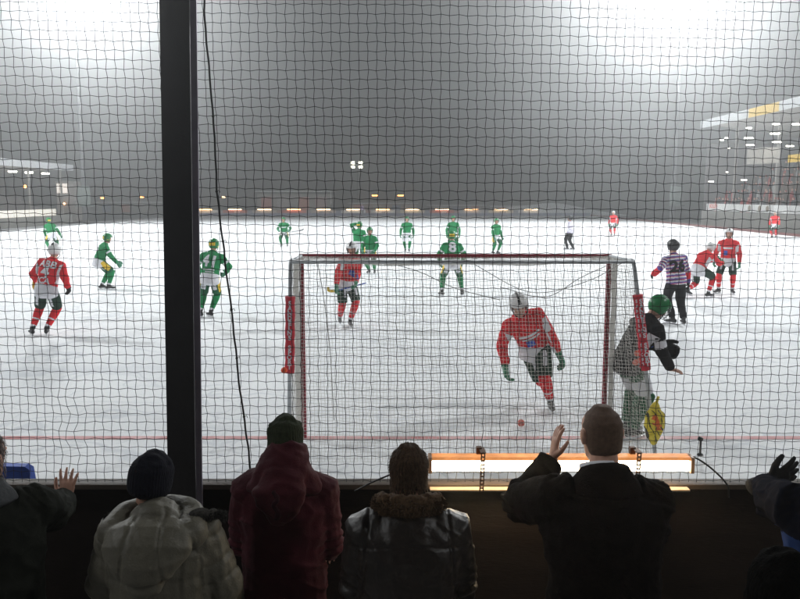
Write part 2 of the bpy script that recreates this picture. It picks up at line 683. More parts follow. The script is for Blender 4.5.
KIT_RED = dict(kind='red', jersey=[RED, WHITE], shorts=[SHORTR, WHITE], socks=[RED, WHITE], helmet=HELMW, glove=GLOVEG)
KIT_GREEN = dict(kind='green', jersey=[GREEN, WHITE], shorts=[DGREEN, WHITE, YELLOW], socks=[GREEN, WHITE], helmet=HELMG, glove=GLOVEG)
KIT_REF = dict(kind='ref', jersey=[WHITE, PURPLE, RED], shorts=[BLACKC], socks=[BLACKC], helmet=HELMK, glove=GLOVEK, gs=1.0)
KIT_KEEP = dict(kind='keeper', jersey=[BLACKC, WHITE], shorts=[WHITE, DGREEN], socks=[DGREEN, WHITE], helmet=HELMG, glove=GLOVEK, gs=1.7, bare='r')


def on_back(J, jo, bvh, s, size, z, m=WHITE, rotd=0, bold=.01):
    M = J['M']
    o = J['P'] + M @ V((0, -.5, z))
    lay(text_geo(s, size, 2, bold), 'number' if s.isdigit() else 'lettering', m, jo, bvh, o, M @ V((1, 0, 0)), M @ V((0, 0, 1)), M @ V((0, 1, 0)), .008, R(rotd))


def on_chest(J, jo, bvh, geo, x, z, name, m=WHITE):
    M = J['M']
    o = J['P'] + M @ V((x, .5, z))
    lay(geo, name, m, jo, bvh, o, M @ V((-1, 0, 0)), M @ V((0, 0, 1)), M @ V((0, -1, 0)), .008)
# ---------------------------------------------------------------- ice and ground
GY = G(454, 438).y                                # goal line
NY = 4.30                                         # safety net
XL, XR, YE = -32.0, 28.0, 115.0


def ice_mat():
    m = bpy.data.materials.new('ice')
    m.use_nodes = True
    N, L = m.node_tree.nodes, m.node_tree.links
    b = N['Principled BSDF']
    b.inputs['Specular IOR Level'].default_value = .12
    tc = N.new('ShaderNodeTexCoord')

    def nz(scale, st, det=5, dist=0.):
        mp = N.new('ShaderNodeMapping')
        mp.inputs['Scale'].default_value = st
        L.new(tc.outputs['Object'], mp.inputs['Vector'])
        n = N.new('ShaderNodeTexNoise')
        n.inputs['Scale'].default_value = scale
        n.inputs['Detail'].default_value = det
        n.inputs['Distortion'].default_value = dist
        L.new(mp.outputs['Vector'], n.inputs['Vector'])
        return n.outputs['Fac']

    def ramp(src, a, b_):
        r = N.new('ShaderNodeMapRange')
        r.inputs['From Min'].default_value = a
        r.inputs['From Max'].default_value = b_
        L.new(src, r.inputs['Value'])
        return r.outputs['Result']

    def mix(f, c1, c2):
        x = N.new('ShaderNodeMix')
        x.data_type = 'RGBA'
        L.new(f, x.inputs[0])
        for i, c in ((6, c1), (7, c2)):
            if isinstance(c, tuple):
                x.inputs[i].default_value = (*c, 1)
            else:
                L.new(c, x.inputs[i])
        return x.outputs[2]
    c = mix(ramp(nz(.35, (1, 1, 1), 6), .35, .65), (.80, .82, .84), (.87, .88, .89))
    # broad scraped streaks along the boards, where skates have swept the snow off
    s = ramp(nz(1.0, (.10, .55, 1), 4, .6), .56, .70)
    c = mix(s, c, (.72, .74, .77))
    # single skate cuts, long curved and faint
    mp = N.new('ShaderNodeMapping')
    mp.inputs['Scale'].default_value = (.22, .34, 1)
    wn = N.new('ShaderNodeTexNoise')
    wn.inputs['Scale'].default_value = .8
    L.new(tc.outputs['Object'], wn.inputs['Vector'])
    va = N.new('ShaderNodeVectorMath')
    va.operation = 'MULTIPLY_ADD'
    va.inputs[1].default_value = (3, 3, 0)
    L.new(wn.outputs['Color'], va.inputs[0])
    L.new(tc.outputs['Object'], va.inputs[2])
    L.new(va.outputs['Vector'], mp.inputs['Vector'])
    for sc_ in (1.0, 2.1):
        vo = N.new('ShaderNodeTexVoronoi')
        vo.feature = 'DISTANCE_TO_EDGE'
        vo.inputs['Scale'].default_value = sc_
        L.new(mp.outputs['Vector'], vo.inputs['Vector'])
        c = mix(ramp(vo.outputs['Distance'], .014, .004), c, (.70, .72, .75))
    # fine skate scratches
    s2 = ramp(nz(2.2, (.35, 5, 1), 5, 1.2), .60, .68)
    c = mix(s2, c, (.76, .78, .80))
    s3 = ramp(nz(2.0, (4, .4, 1), 5, 1.5), .62, .68)
    c = mix(s3, c, (.76, .78, .80))
    L.new(c, b.inputs['Base Color'])
    rr = ramp(nz(.5, (.3, 1, 1), 4), .3, .7)
    r2 = N.new('ShaderNodeMapRange')
    r2.inputs['To Min'].default_value = .65
    r2.inputs['To Max'].default_value = .85
    L.new(rr, r2.inputs['Value'])
    L.new(r2.outputs['Result'], b.inputs['Roughness'])
    bp = N.new('ShaderNodeBump')
    bp.inputs['Strength'].default_value = .25
    bp.inputs['Distance'].default_value = .02
    L.new(nz(14, (.6, 1, 1), 6), bp.inputs['Height'])
    L.new(bp.outputs['Normal'], b.inputs['Normal'])
    return m


def sheet(name, x0, y0, x1, y1, z, m, nx=1, ny=1):
    bm = bmesh.new()
    bmesh.ops.create_grid(bm, x_segments=nx, y_segments=ny, size=.5, matrix=Matrix.Translation(((x0 + x1) / 2, (y0 + y1) / 2, z)) @ Matrix.Diagonal((x1 - x0, y1 - y0, 1, 1)))
    return fin(bm, name, m)


ASPH = mat('snowy_asphalt', (.16, .16, .165), .85, vs=1.5, bump=.3, bs=20)
CONC = mat('pale_bounce_concrete', (.42, .42, .42), .85, vs=3, bump=.3, bs=30)  # terrace floor made pale to bounce light onto the spectators' backs
tag(sheet('ground', -200, -12, 200, 212, -.03, ASPH), kind='structure')
tag(sheet('ice', XL, NY - .2, XR, YE, 0, ice_mat()), kind='structure')
LINE = mat('red_line_paint', (.55, .12, .12), .6, var=.25, vs=3, col2=(.70, .45, .45))
tag(sheet('goal_line', XL, GY - .06, XR, GY + .06, .004, LINE), kind='structure')
# the darker swept strip in front of the goal
SMUDGE = mat('swept_ice', (.50, .52, .54), .5, var=.12, vs=2, stretch=(.5, 3, 1), col2=(.72, .74, .76))
bm = bmesh.new()
P = []
n = 40
a, b_ = G(378, 407), G(640, 413)
top, bot = [], []
for i in range(n + 1):
    t = i / n
    c = a.lerp(b_, t)
    w = .17 * math.sin(PI * min(1, t * 1.02)) ** .5 * (1 - .5 * t) + .05 * noise.noise(V((t * 9, 0, 0)))
    yy = c.y + .2 * math.sin(t * 3.1)
    top.append(bm.verts.new((c.x, yy + abs(w), .004)))
    bot.append(bm.verts.new((c.x, yy - abs(w) - .01, .004)))
for i in range(n):
    bm.faces.new((bot[i], bot[i + 1], top[i + 1], top[i]))
tag(fin(bm, 'ice_scrape', SMUDGE), kind='structure')

# terrace under the spectators
bm = boxes(((0, 3.4, .05 - .08), (30, 1.78, .26)), ((0, 1.85, .17), (30, 1.3, .4)), ((0, .55, .35), (30, 1.29, .8)), ((0, -3.6, .5), (30, 7, 1.18)))
tag(fin(bm, 'terrace_floor', CONC), kind='structure')

# ---------------------------------------------------------------- near board, post, net
BOARDM = mat('dark_board', (.015, .010, .008), .8, vs=2, stretch=(1, 1, 6), bump=.2, bs=25)
RAILM = mat('board_rail', (.06, .043, .03), .6, vs=4, stretch=(.6, 4, 4), bump=.2)
zt = D(400, 484.5, NY - .05).z
root = empty('rink_board', (0, NY, 0))
tag(root, 'dark brown chest high board in front of the row of spectators', 'rink board')
bm = bmesh.new()
for i in range(8):
    box(bm, (-10.5 + i * 3, .03, (zt - .03) / 2), (2.992, .03, zt - .03))
fin(bm, 'panel', BOARDM, root)
for i in range(17):
    fin(boxes(((-12 + i * 1.5, -.015, (zt - .03) / 2 - .02), (.06, .055, zt - .08))), 'batten', BOARDM, root)
fin(bevel(boxes(((0, -.005, zt - .015), (24, .10, .03))), .005), 'top_rail', RAILM, root)

STEELK = mat('dark_painted_steel', (.013, .012, .014), .5, .0, vs=6, bump=.1)
STEELG = mat('grey_purple_steel', (.30, .27, .33), .5, .2, vs=6)
pa, pb = D(174.5, 0, 4.12), D(182, 485, 4.12)
dr = (pa - pb) / (pa.z - pb.z)
p0, p1 = pb - dr * (pb.z - .1), pb + dr * (6.2 - pb.z)
root = empty('steel_post', p0)
tag(root, 'thick dark steel post holding up the net between the board spectators', 'post')


def plate(cx, cy, w, d):
    bm = bmesh.new()
    vs = []
    for z, p in ((0, V((0, 0, 0))), (1, p1 - p0)):
        vs.append([bm.verts.new(p + V((cx + sx * w / 2, cy + sy * d / 2, 0))) for sx, sy in ((-1, -1), (1, -1), (1, 1), (-1, 1))])
    for k in range(4):
        bm.faces.new((vs[0][k], vs[0][(k + 1) % 4], vs[1][(k + 1) % 4], vs[1][k]))
    bm.faces.new(vs[0][::-1])
    bm.faces.new(vs[1])
    return bm


fin(plate(0, 0, .152, .012), 'flange', STEELK, root)
fin(plate(0, .053, .010, .092), 'web', STEELK, root)
fin(plate(.005, .106, .160, .012), 'flange', STEELG, root)

NETM = mat('net_twine', (.045, .045, .047), .8)
ms = .0485
x0, z0, nx, nz_ = -3.65, zt - .04, 151, 96
ii, jj = np.meshgrid(np.arange(nx), np.arange(nz_), indexing='ij')
rng = np.random.default_rng(3)


def smooth_noise(ci, cj, amp):
    g = rng.normal(0, 1, (ci + 3, cj + 3))
    u, v = ii / (nx - 1) * ci, jj / (nz_ - 1) * cj
    iu, iv = u.astype(int), v.astype(int)
    fu, fv = u - iu, v - iv
    fu, fv = fu * fu * (3 - 2 * fu), fv * fv * (3 - 2 * fv)
    return amp * (g[iu, iv] * (1 - fu) * (1 - fv) + g[iu + 1, iv] * fu * (1 - fv) + g[iu, iv + 1] * (1 - fu) * fv + g[iu + 1, iv + 1] * fu * fv)


X = x0 + ii * ms + smooth_noise(4, 3, .016) + smooth_noise(14, 10, .0022) + rng.normal(0, .0011, ii.shape) + .0024 * (-1.0) ** (ii + jj)
Z = z0 + jj * ms + smooth_noise(4, 3, .010) * (jj / nz_) + smooth_noise(14, 10, .0022) * np.minimum(1, jj / 6) + rng.normal(0, .0010, ii.shape) + .0030 * (-1.0) ** (ii + jj) - .01 * ii * ms * 0
Z -= .05 * (X * .35) * np.minimum(1, jj / 40) * .6
Y = NY - .01 + smooth_noise(6, 4, .02) * np.minimum(1, jj / 10)
hp = D(72, 425, NY)
g = np.exp(-(((X - hp.x) / .09) ** 2 + ((Z - hp.z) / .30) ** 2))
X += .018 * g * np.sin((Z - hp.z) * 28)
Y -= .03 * g
Pn = np.stack([X, Y, Z], -1)


def strands(Pl, r):
    """Pl (ns, n, 3) polylines -> square tubes"""
    ns, n, _ = Pl.shape
    t = np.gradient(Pl, axis=1)
    t /= np.linalg.norm(t, axis=-1, keepdims=True)
    yv = np.array([0, 1., 0])
    a = np.cross(t, yv)
    a /= np.linalg.norm(a, axis=-1, keepdims=True)
    b = np.cross(a, t)
    vs = np.stack([Pl + a * r, Pl + b * r, Pl - a * r, Pl - b * r], 2)          # ns,n,4,3
    base = (np.arange(ns)[:, None, None] * n + np.arange(n - 1)[None, :, None]) * 4
    k = np.arange(4)[None, None, :]
    k2 = (k + 1) % 4
    fs = np.stack([base + k, base + k2, base + 4 + k2, base + 4 + k], -1)
    return vs.reshape(-1, 3), fs.reshape(-1, 4)


def np_mesh(name, sets, m, parent=None, smooth=True):
    V_, F_, o = [], [], 0
    for v, f in sets:
        V_.append(v)
        F_.append(f + o)
        o += len(v)
    v, f = np.concatenate(V_), np.concatenate(F_)
    me = bpy.data.meshes.new(name)
    me.vertices.add(len(v))
    me.vertices.foreach_set('co', v.ravel().astype(np.float32))
    me.loops.add(f.size)
    me.loops.foreach_set('vertex_index', f.ravel().astype(np.int32))
    me.polygons.add(len(f))
    me.polygons.foreach_set('loop_start', (np.arange(len(f)) * 4).astype(np.int32))
    me.polygons.foreach_set('loop_total', np.full(len(f), 4, np.int32))
    if smooth:
        me.polygons.foreach_set('use_smooth', np.ones(len(f), bool))
    me.update(calc_edges=True)
    me.validate()
    return link(name, me, m, parent)


net = np_mesh('safety_net', [strands(Pn, .0016), strands(Pn.transpose(1, 0, 2), .0016)], NETM)
tag(net, 'black square mesh safety net hung above the board across the whole view', 'net')

CABM = mat('black_rubber', (.012, .012, .012), .6)
pts = [D(203, -60, NY - .06), D(205, 20, NY - .06), D(210, 80, NY - .06), D(214, 130, NY - .06), D(218, 200, NY - .06), D(226, 265, NY - .06), D(233, 325, NY - .06), D(240, 390, NY - .06), D(247, 440, NY - .06), D(251, 478, NY - .06), D(252, 489, NY - .1), D(252, 540, NY - .08)]
bm = bmesh.new()
cp = [p + V((noise.noise(p * 9) * .006, 0, 0)) for p in bez(pts, 8)]
tube(bm, cp, .0052, 8)
for i in (22, 31, 37, 46, 52, 60):                 # knots and frayed ends
    ball(bm, cp[i], .0085, 1)
    tube(bm, [cp[i], cp[i] + V((.014, 0, .008)), cp[i] + V((.018, 0, -.006))], .002, 5)
tag(fin(bm, 'hanging_cord', CABM, None, True), 'frayed black cord hanging down the net right of the steel post', 'cord')

# strip lamp fixed over the board
ly = NY - .14
la, lb = D(430, 464, ly), D(690, 464, ly)
lc = (la + lb) / 2
lw = (lb - la).length
lz = D(430, 465, ly).z
root = empty('strip_lamp', (lc.x, ly, lz))
tag(root, 'long lit strip lamp strapped over the board behind the clapping man', 'lamp')
HOOD = mat('lamp_hood', (.30, .20, .13), .5)
_n = HOOD.node_tree
_t, _x = _n.nodes.new('ShaderNodeBsdfTranslucent'), _n.nodes.new('ShaderNodeMixShader')
_t.inputs['Color'].default_value = (.40, .24, .13, 1)  # orange translucency put into the hood in place of the tube's bloom
_x.inputs[0].default_value = .05
_n.links.new(_n.nodes['Principled BSDF'].outputs[0], _x.inputs[1])
_n.links.new(_t.outputs[0], _x.inputs[2])
_n.links.new(_x.outputs[0], _n.nodes['Material Output'].inputs['Surface'])
bm = bmesh.new()
for a_, b2 in (((-.045, .050), (.045, .055)),):
    pass
prof = [(-.040, .038), (-.032, .054), (.034, .056), (.044, .034), (.048, -.02)]
vs = [[bm.verts.new((s * lw / 2, y, z)) for y, z in prof] for s in (-1, 1)]
for i in range(len(prof) - 1):
    bm.faces.new((vs[0][i], vs[0][i + 1], vs[1][i + 1], vs[1][i]))
bmesh.ops.solidify(bm, geom=bm.faces[:], thickness=.004)
fin(bm, 'hood', HOOD, root)
bm = bmesh.new()
loft(bm, [((-lw / 2 + .015, 0, .0), .034, .034), ((lw / 2 - .015, 0, .0), .034, .034)], (0, 0, 1), 16, .3)
fin(bm, 'glowing_tube', emat('lamp_glow', (1, .76, .46), 26, True), root, True)
for s in (-1, 1):
    fin(bevel(boxes(((s * lw / 2, 0, .01), (.02, .09, .09))), .004), 'end_cap', HOOD, root)
fin(bevel(boxes(((0, .0, zt - lz + .006), (lw, .05, .012))), .003), 'tray', mat('dull_tray', (.30, .22, .14), .6), root)
STRAP = mat('rusty_strap', (.12, .06, .035), .6, .4, vs=30)
for px in (482, 636):
    sx = D(px, 465, ly).x - lc.x
    bm = bmesh.new()
    zs = np.arange(.085, -.155, -.022)
    for i in range(len(zs) - 1):                   # perforated band: two rails and rungs
        zc = (zs[i] + zs[i + 1]) / 2
        for e in (-1, 1):
            box(bm, (sx + e * .009 + (.085 - zc) * -.03, -.052, zc), (.007, .003, .0225))
        box(bm, (sx + (.085 - zs[i]) * -.03, -.0522, zs[i]), (.012, .0034, .009))
    box(bm, (sx, -.01, .087), (.03, .09, .004))
    box(bm, (sx - .015, 0.03, .075), (.03, .03, .04))
    fin(bm, 'strap', STRAP, root)
bm = bmesh.new()
tube(bm, bez([(-lw / 2, 0, .0), (-lw / 2 - .12, .0, -.02), (-lw / 2 - .30, .0, -.09), (-lw / 2 - .42, .02, -.16)], 6), .005, 6)
fin(bm, 'cable', CABM, root, True)
bm = bmesh.new()
tube(bm, bez([(lw / 2, 0, .03), (lw / 2 + .03, 0, .04), (lw / 2 + .12, 0, -.02), (lw / 2 + .22, .02, -.12), (lw / 2 + .24, .03, -.2)], 6), .005, 6)
fin(bm, 'cable', CABM, root, True)

# blue tarpaulin over a crate behind the board, left
tl, trr, br = D(-40, 459, 4.9), D(40, 459, 4.9), D(48, 486, 4.9)
TARP = mat('blue_tarpaulin', (.06, .12, .48), .6, vs=6, bump=.4, bs=8)
bm = bmesh.new()
bx0, bx1, by0, by1, zt2 = -3.1, br.x, 4.75, 4.81, trr.z
for i in range(5):
    pass
ringz = [(0, .0), (.35, .0), (.8, -.02), (zt2 - .02, trr.x - br.x), (zt2, trr.x - br.x - .03)]
loops = []
for z, o in ringz:
    L_ = []
    for k in range(40):
        s = k / 40 * 4
        e, f = int(s), s - int(s)
        cs = [(bx0 - o, by0), (bx1 + o, by0), (bx1 + o, by1), (bx0 - o, by1)]
        A, B = cs[e], cs[(e + 1) % 4]
        x, y = A[0] + (B[0] - A[0]) * f, A[1] + (B[1] - A[1]) * f
        w = .03 * math.sin(k * 2.3) * (1 - z / zt2)
        L_.append(bm.verts.new((x + w, y + w, z + .012 * noise.noise(V((x * 4, y * 4, z))))))
    loops.append(L_)
for i in range(len(loops) - 1):
    for k in range(40):
        bm.faces.new((loops[i][k], loops[i][(k + 1) % 40], loops[i + 1][(k + 1) % 40], loops[i + 1][k]))
bm.faces.new(loops[-1])
tag(fin(bm, 'tarpaulin_cover', TARP, None, False), 'blue tarpaulin draped over a crate behind the board at its left end', 'tarpaulin')

# small peg on the ice
pp = G(700, 455)
bm = bmesh.new()
loft(bm, [(pp, .035, .035), (pp + V((0, 0, .012)), .03, .03)], (1, 0, 0), 12, .3)
loft(bm, [(pp + V((0, 0, .01)), .012, .012), (pp + V((0, 0, .16)), .012, .012)], (1, 0, 0), 10, .3)
loft(bm, [(pp + V((-.01, 0, .17)), .03, .022), (pp + V((.0, 0, .19)), .032, .024)], (1, 0, 0), 10, .6)
tag(fin(bm, 'floor_peg', HELMK, None, True), 'short black peg with a flat cap standing on the ice right of the strip lamp', 'peg')
# ball on the ice
bp = G(521, 427)
bm = bmesh.new()
ball(bm, V((bp.x, bp.y, .05)), .045, 3)
tag(fin(bm, 'bandy_ball', mat('pink_ball', (.6, .15, .12), .6), None, True), 'small reddish ball lying on the ice in the goal mouth', 'ball')

# ---------------------------------------------------------------- goal
REDP = mat('red_goal_paint', (.26, .018, .035), .45, vs=10)
SLEEVE = mat('red_sleeve', (.58, .03, .05), .6, bump=.2)
GNET = mat('goal_net_twine', (.74, .73, .70), .85, var=.08)
_n = GNET.node_tree
_t, _x = _n.nodes.new('ShaderNodeBsdfTranslucent'), _n.nodes.new('ShaderNodeMixShader')
_t.inputs['Color'].default_value = (.8, .79, .76, 1)
_n.links.new(_n.nodes['Principled BSDF'].outputs[0], _x.inputs[1])
_n.links.new(_t.outputs[0], _x.inputs[2])
_n.links.new(_x.outputs[0], _n.nodes['Material Output'].inputs['Surface'])
GNETD = mat('bunched_net', (.62, .60, .52), .9, vs=30, bump=.6, bs=60)
fl_t, fr_t = D(303, 256, GY), D(607, 257, GY)
HT = fl_t.z
gx0, gx1 = D(303, 350, GY).x, D(606, 350, GY).x
RY = GY - .95
rl_t, rr_t = D(290.5, 262, RY), D(634, 262, RY)
rl_b, rr_b = G(289, 462), G(656, 462)
rl_b.z = rr_b.z = 0
RZ = (rl_t.z + rr_t.z) / 2
gr = empty('bandy_goal', ((gx0 + gx1) / 2, GY, 0))
tag(gr, 'large red and grey goal with white nets standing on the red goal line', 'goal')
GO = gr.location


def gl(p):
    return V(p) - GO


for x in (gx0, gx1):
    fin(bevel(boxes((gl((x, GY, HT / 2)), (.052, .055, HT))), .008), 'goal_post', REDP, gr)
fin(bevel(boxes((gl(((gx0 + gx1) / 2, GY, HT - .0)), (gx1 - gx0 + .053, .05, .046))), .008), 'crossbar', REDP, gr)
for a_, b2, t_ in ((rl_b, rl_t, (gx0, GY, HT)), (rr_b, rr_t, (gx1, GY, HT))):
    bm = bmesh.new()
    tube(bm, [gl(q) for q in [a_] + bez([a_.lerp(b2, .93), b2 + V((0, .03, 0)), V(b2).lerp(V(t_), .2)], 5)], .021, 12)
    tube(bm, [gl(V(b2).lerp(V(t_), .15)), gl(t_)], .019, 10)
    pole = fin(bm, 'rear_pole', STEEL, gr, True)
bm = bmesh.new()
tube(bm, [gl(rl_t), gl(rr_t)], .018, 10)
fin(bm, 'rear_bar', STEEL, gr, True)
# bunched netting along the front posts and the bar
for x, s in ((gx0, -1), (gx1, 1)):
    bm = bmesh.new()
    pl = [gl((x + s * (.058 + .012 * noise.noise(V((z * 3, x, 0)))) - (.0 if s > 0 else 0), GY - .03, z)) for z in np.linspace(.05, HT - .05, 30)]
    loft(bm, [(p, .030 + .007 * noise.noise(p * 14), .026 + .006 * noise.noise(p * 11)) for p in pl], (1, 0, 0), 9)
    fin(bm, 'post_netting', GNET, gr, True)
bm = bmesh.new()
pl = [gl((x, GY - .06, HT - .065 + .006 * noise.noise(V((x * 5, 0, 0))))) for x in np.linspace(gx0 + .05, gx1 - .05, 60)]
loft(bm, [(p, .028 + .008 * noise.noise(p * 12), .022 + .005 * noise.noise(p * 9)) for p in pl], (0, 1, 0), 8)
fin(bm, 'bar_netting', GNET, gr, True)


def netpanel(c00, c10, c01, c11, step, sag, r, seed):
    """corner points: bottom-left, bottom-right, top-left, top-right"""
    nu = int((V(c10) - V(c00)).length / step)
    nv = int((V(c01) - V(c00)).length / step)
    u, v = np.meshgrid(np.linspace(0, 1, nu + 1), np.linspace(0, 1, nv + 1), indexing='ij')
    A, B, C_, D_ = [np.array(q) for q in (c00, c10, c01, c11)]
    P = ((1 - u) * (1 - v))[..., None] * A + (u * (1 - v))[..., None] * B + ((1 - u) * v)[..., None] * C_ + (u * v)[..., None] * D_
    rg = np.random.default_rng(seed)
    amp = 4 * u * (1 - u) * 4 * v * (1 - v)
    nrm = np.cross(B - A, C_ - A)
    nrm = nrm / np.linalg.norm(nrm)
    P += (amp * sag)[..., None] * nrm
    P += (np.sin(u * 13 + v * 4) * np.sin(v * 9 - u * 3) * .018 * np.minimum(1, amp * 3))[..., None] * np.array([.7, 1, .7])
    P += rg.normal(0, .0022, P.shape)
    o = []
    for Q in (P, P.transpose(1, 0, 2)):
        t = np.gradient(Q, axis=1)
        t /= np.linalg.norm(t, axis=-1, keepdims=True)
        ref = nrm
        a = np.cross(t, ref)
        a /= np.linalg.norm(a, axis=-1, keepdims=True)
        b = np.cross(a, t)
        ns, n2 = Q.shape[:2]
        vs = np.stack([Q + a * r, Q + b * r, Q - a * r, Q - b * r], 2)
        base = (np.arange(ns)[:, None, None] * n2 + np.arange(n2 - 1)[None, :, None]) * 4
        k = np.arange(4)[None, None, :]
        k2 = (k + 1) % 4
        o.append((vs.reshape(-1, 3), np.stack([base + k, base + k2, base + 4 + k2, base + 4 + k], -1).reshape(-1, 4)))
    return o


fl0, fr0 = gl((gx0, GY, .02)), gl((gx1, GY, .02))
fl1, fr1 = gl((gx0, GY, HT)), gl((gx1, GY, HT))
b0, b1, t0, t1 = gl(rl_b), gl(rr_b), gl(rl_t), gl(rr_t)
st, rr = .038, .0018
gn = np_mesh('goal_net', netpanel(b0, b1, t0, t1, st, .10, rr, 1) + netpanel(fl0, b0, fl1, t0, st, .05, rr, 2) + netpanel(b1, fr0, t1, fr1, st, .05, rr, 3) + netpanel(t0, t1, fl1, fr1, st, -.06, rr, 4), GNET, gr)
# loose cords that tie the net up
ROPE = mat('grey_cord', (.42, .41, .40), .8)
bm = bmesh.new()
for q in ([D(318, 264, GY - .4), D(324, 300, GY - .4), D(330, 350, GY - .4), D(334, 420, GY - .35)],
          [D(385, 262, GY - .3), D(420, 272, GY - .3), D(455, 288, GY - .3), D(500, 300, GY - .3)],
          [D(500, 287, GY - .3), D(545, 297, GY - .3), D(580, 278, GY - .3), D(606, 266, GY - .2)],
          [D(470, 262, GY - .2), D(530, 292, GY - .2), D(585, 282, GY - .2), D(622, 263, GY - .6)]):
    tube(bm, [gl(p) for p in bez(q, 8)], .0045, 6)
fin(bm, 'net_cord', ROPE, gr, True)
# printed sleeves round the rear poles
TXT = 'SANDELNS SPORT'
for (a_, b2, py0, py1, nm) in ((rl_b, rl_t, 297, 374, 1), (rr_b, rr_t, 295, 371, 2)):
    dz = (b2 - a_) / (b2.z - a_.z)
    zA, zB = D(0, py1, RY).z, D(0, py0, RY).z
    A, B = a_ + dz * (zA - a_.z), a_ + dz * (zB - a_.z)
    bm = bmesh.new()
    loft(bm, [(gl(A.lerp(B, i / 12)), .050 + .004 * math.sin(i * 2.2), .043) for i in range(13)], (1, 0, 0), 18, .1)
    sl = fin(bm, 'sleeve', SLEEVE, gr, True)
    axd = (B - A).normalized()
    L_ = (B - A).length
    for k, ch in enumerate(TXT):
        if ch == ' ':
            continue
        c = B - axd * (L_ * (.05 + .9 * (k + .5) / len(TXT))) + V((0, -.046, 0))
        cols = [.003] if nm == 1 else [.012, -.028]
        for dx in cols:
            cc = c + V((dx, .0 if abs(dx) < .02 else .008, 0))
            vs, fs = text_geo(ch, .066 if dx > 0 else .05, 0, .0035)
            xx = axd.cross(V((0, -1, 0))).normalized()
            xx = -xx if xx.x < 0 else xx
            M = Matrix((xx, axd, V((0, -1, 0)))).transposed().to_4x4()
            M.translation = gl(cc)
            sign_text(ch, .066 if dx > 0 else .046, 'lettering', WHITE, sl, M, .003)
# yellow ball bag tied to the right rear pole
c = D(650.5, 420, RY - .02)
c.y -= .14
bm = bmesh.new()
BAGN = mat('yellow_bag', (.72, .55, .03), .6, col2=(.80, .66, .08), vs=25, bump=.5, bs=30)
BAGB = mat('black_bag_print', (.03, .03, .02), .6)
BAGR = mat('red_bag_print', (.62, .12, .03), .6)
for i in range(1):
    loft(bm, [(c + V((0, .0, -.20)), .03, .03), (c + V((-.01, 0, -.13)), .075, .06), (c + V((-.005, 0, 0)), .105, .08), (c + V((0, 0, .10)), .10, .07), (c + V((.0, .02, .17)), .05, .04), (c + V((.02, .03, .22)), .016, .016), (c + V((.035, .03, .275)), .010, .008)], (1, 0, 0), 18, .5)
me = sculpt(bm, .008, 2)
displace(me, lambda q, n: .014 * noise.noise(q * 16) + .005 * noise.noise(q * 34))
bag = link('ball_bag', me, [BAGN, BAGB, BAGR])
paint(me, lambda q, n: 2 if -.02 < (q - c).x + .35 * (q - c).z + .03 * noise.noise(q * 30) < .035 and -.05 < (q - c).z < .11 and n.y < 0 else (1 if abs(math.sin((q - c).x * 55 + (q - c).z * 18 + 2 * noise.noise(q * 9))) < .33 and (q - c).z < .15 else 0))
tag(bag, 'yellow ball bag with black stripes tied to the right rear goal pole', 'bag')
q = gl(rl_b.lerp(rl_t, .44))
bm = bmesh.new()
c = D(285, 369, RY)
c.y -= .06
ball(bm, c, .034, 2)
tag(fin(bm, 'bandy_ball', ORANGE, None, True), 'orange ball in the holder at the foot of the left red sleeve', 'ball')

# ---------------------------------------------------------------- rink boards round the far pitch
SIDEB = mat('grey_red_board', (.20, .09, .085), .7, vs=1.5, stretch=(1, .2, 3))
GREYB = mat('grey_board', (.22, .22, .22), .7, vs=1.0)


def side_board(x, y0, y1, lab, m, h=.18):
    o = fin(boxes(((x, (y0 + y1) / 2, h / 2), (.08, y1 - y0, h))), 'rink_board', m)
    tag(o, lab, 'rink board')


side_board(XR, 6, YE, 'low reddish board along the right edge of the ice', SIDEB)
side_board(XL, 6, YE, 'low grey board along the left edge of the ice', GREYB)
ENDB = mat('blue_grey_board', (.16, .18, .26), .7, vs=.8)
o = fin(boxes((((XL + XR) / 2, YE, .2), (XR - XL, .08, .4))), 'rink_board', ENDB)
tag(o, 'low bluish board across the far end of the ice', 'rink board')

# lit advert boards across the far end
AMBER = emat('amber_lamp', (1, .52, .2), 9, True)
ADW = mat('white_advert', (.62, .60, .58), .6, var=.06)
ADR = mat('red_advert', (.5, .09, .06), .6)
ADD = mat('dark_lettering', (.06, .05, .06), .6)
LAMPW = emat('warm_lamp', (1, .68, .38), 8, True)
LAMPO = emat('orange_lamp', (1, .36, .08), 10)
LAMPC = emat('white_lamp', (1, .95, .84), 14, True)
words_ = ['', 'SKI', '', '', 'SECOR', '', 'SKF', '', 'IST', '', 'ICA', '']
tints = ['white', 'red', 'plain', 'red', 'plain', 'pale', 'white', 'cream', 'red', 'grey', 'cream', 'pale']
tcol = {'white': (.62, .62, .6), 'red': (.42, .10, .07), 'plain': (.42, .36, .33), 'pale': (.55, .55, .56), 'cream': (.55, .48, .38), 'grey': (.36, .36, .37)}
pos_txt = ['leftmost', 'second from the left', 'third from the left', 'fourth from the left', 'fifth from the left', 'sixth from the left', 'seventh from the left', 'eighth from the left', 'fourth from the right', 'third from the right', 'second from the right', 'rightmost']
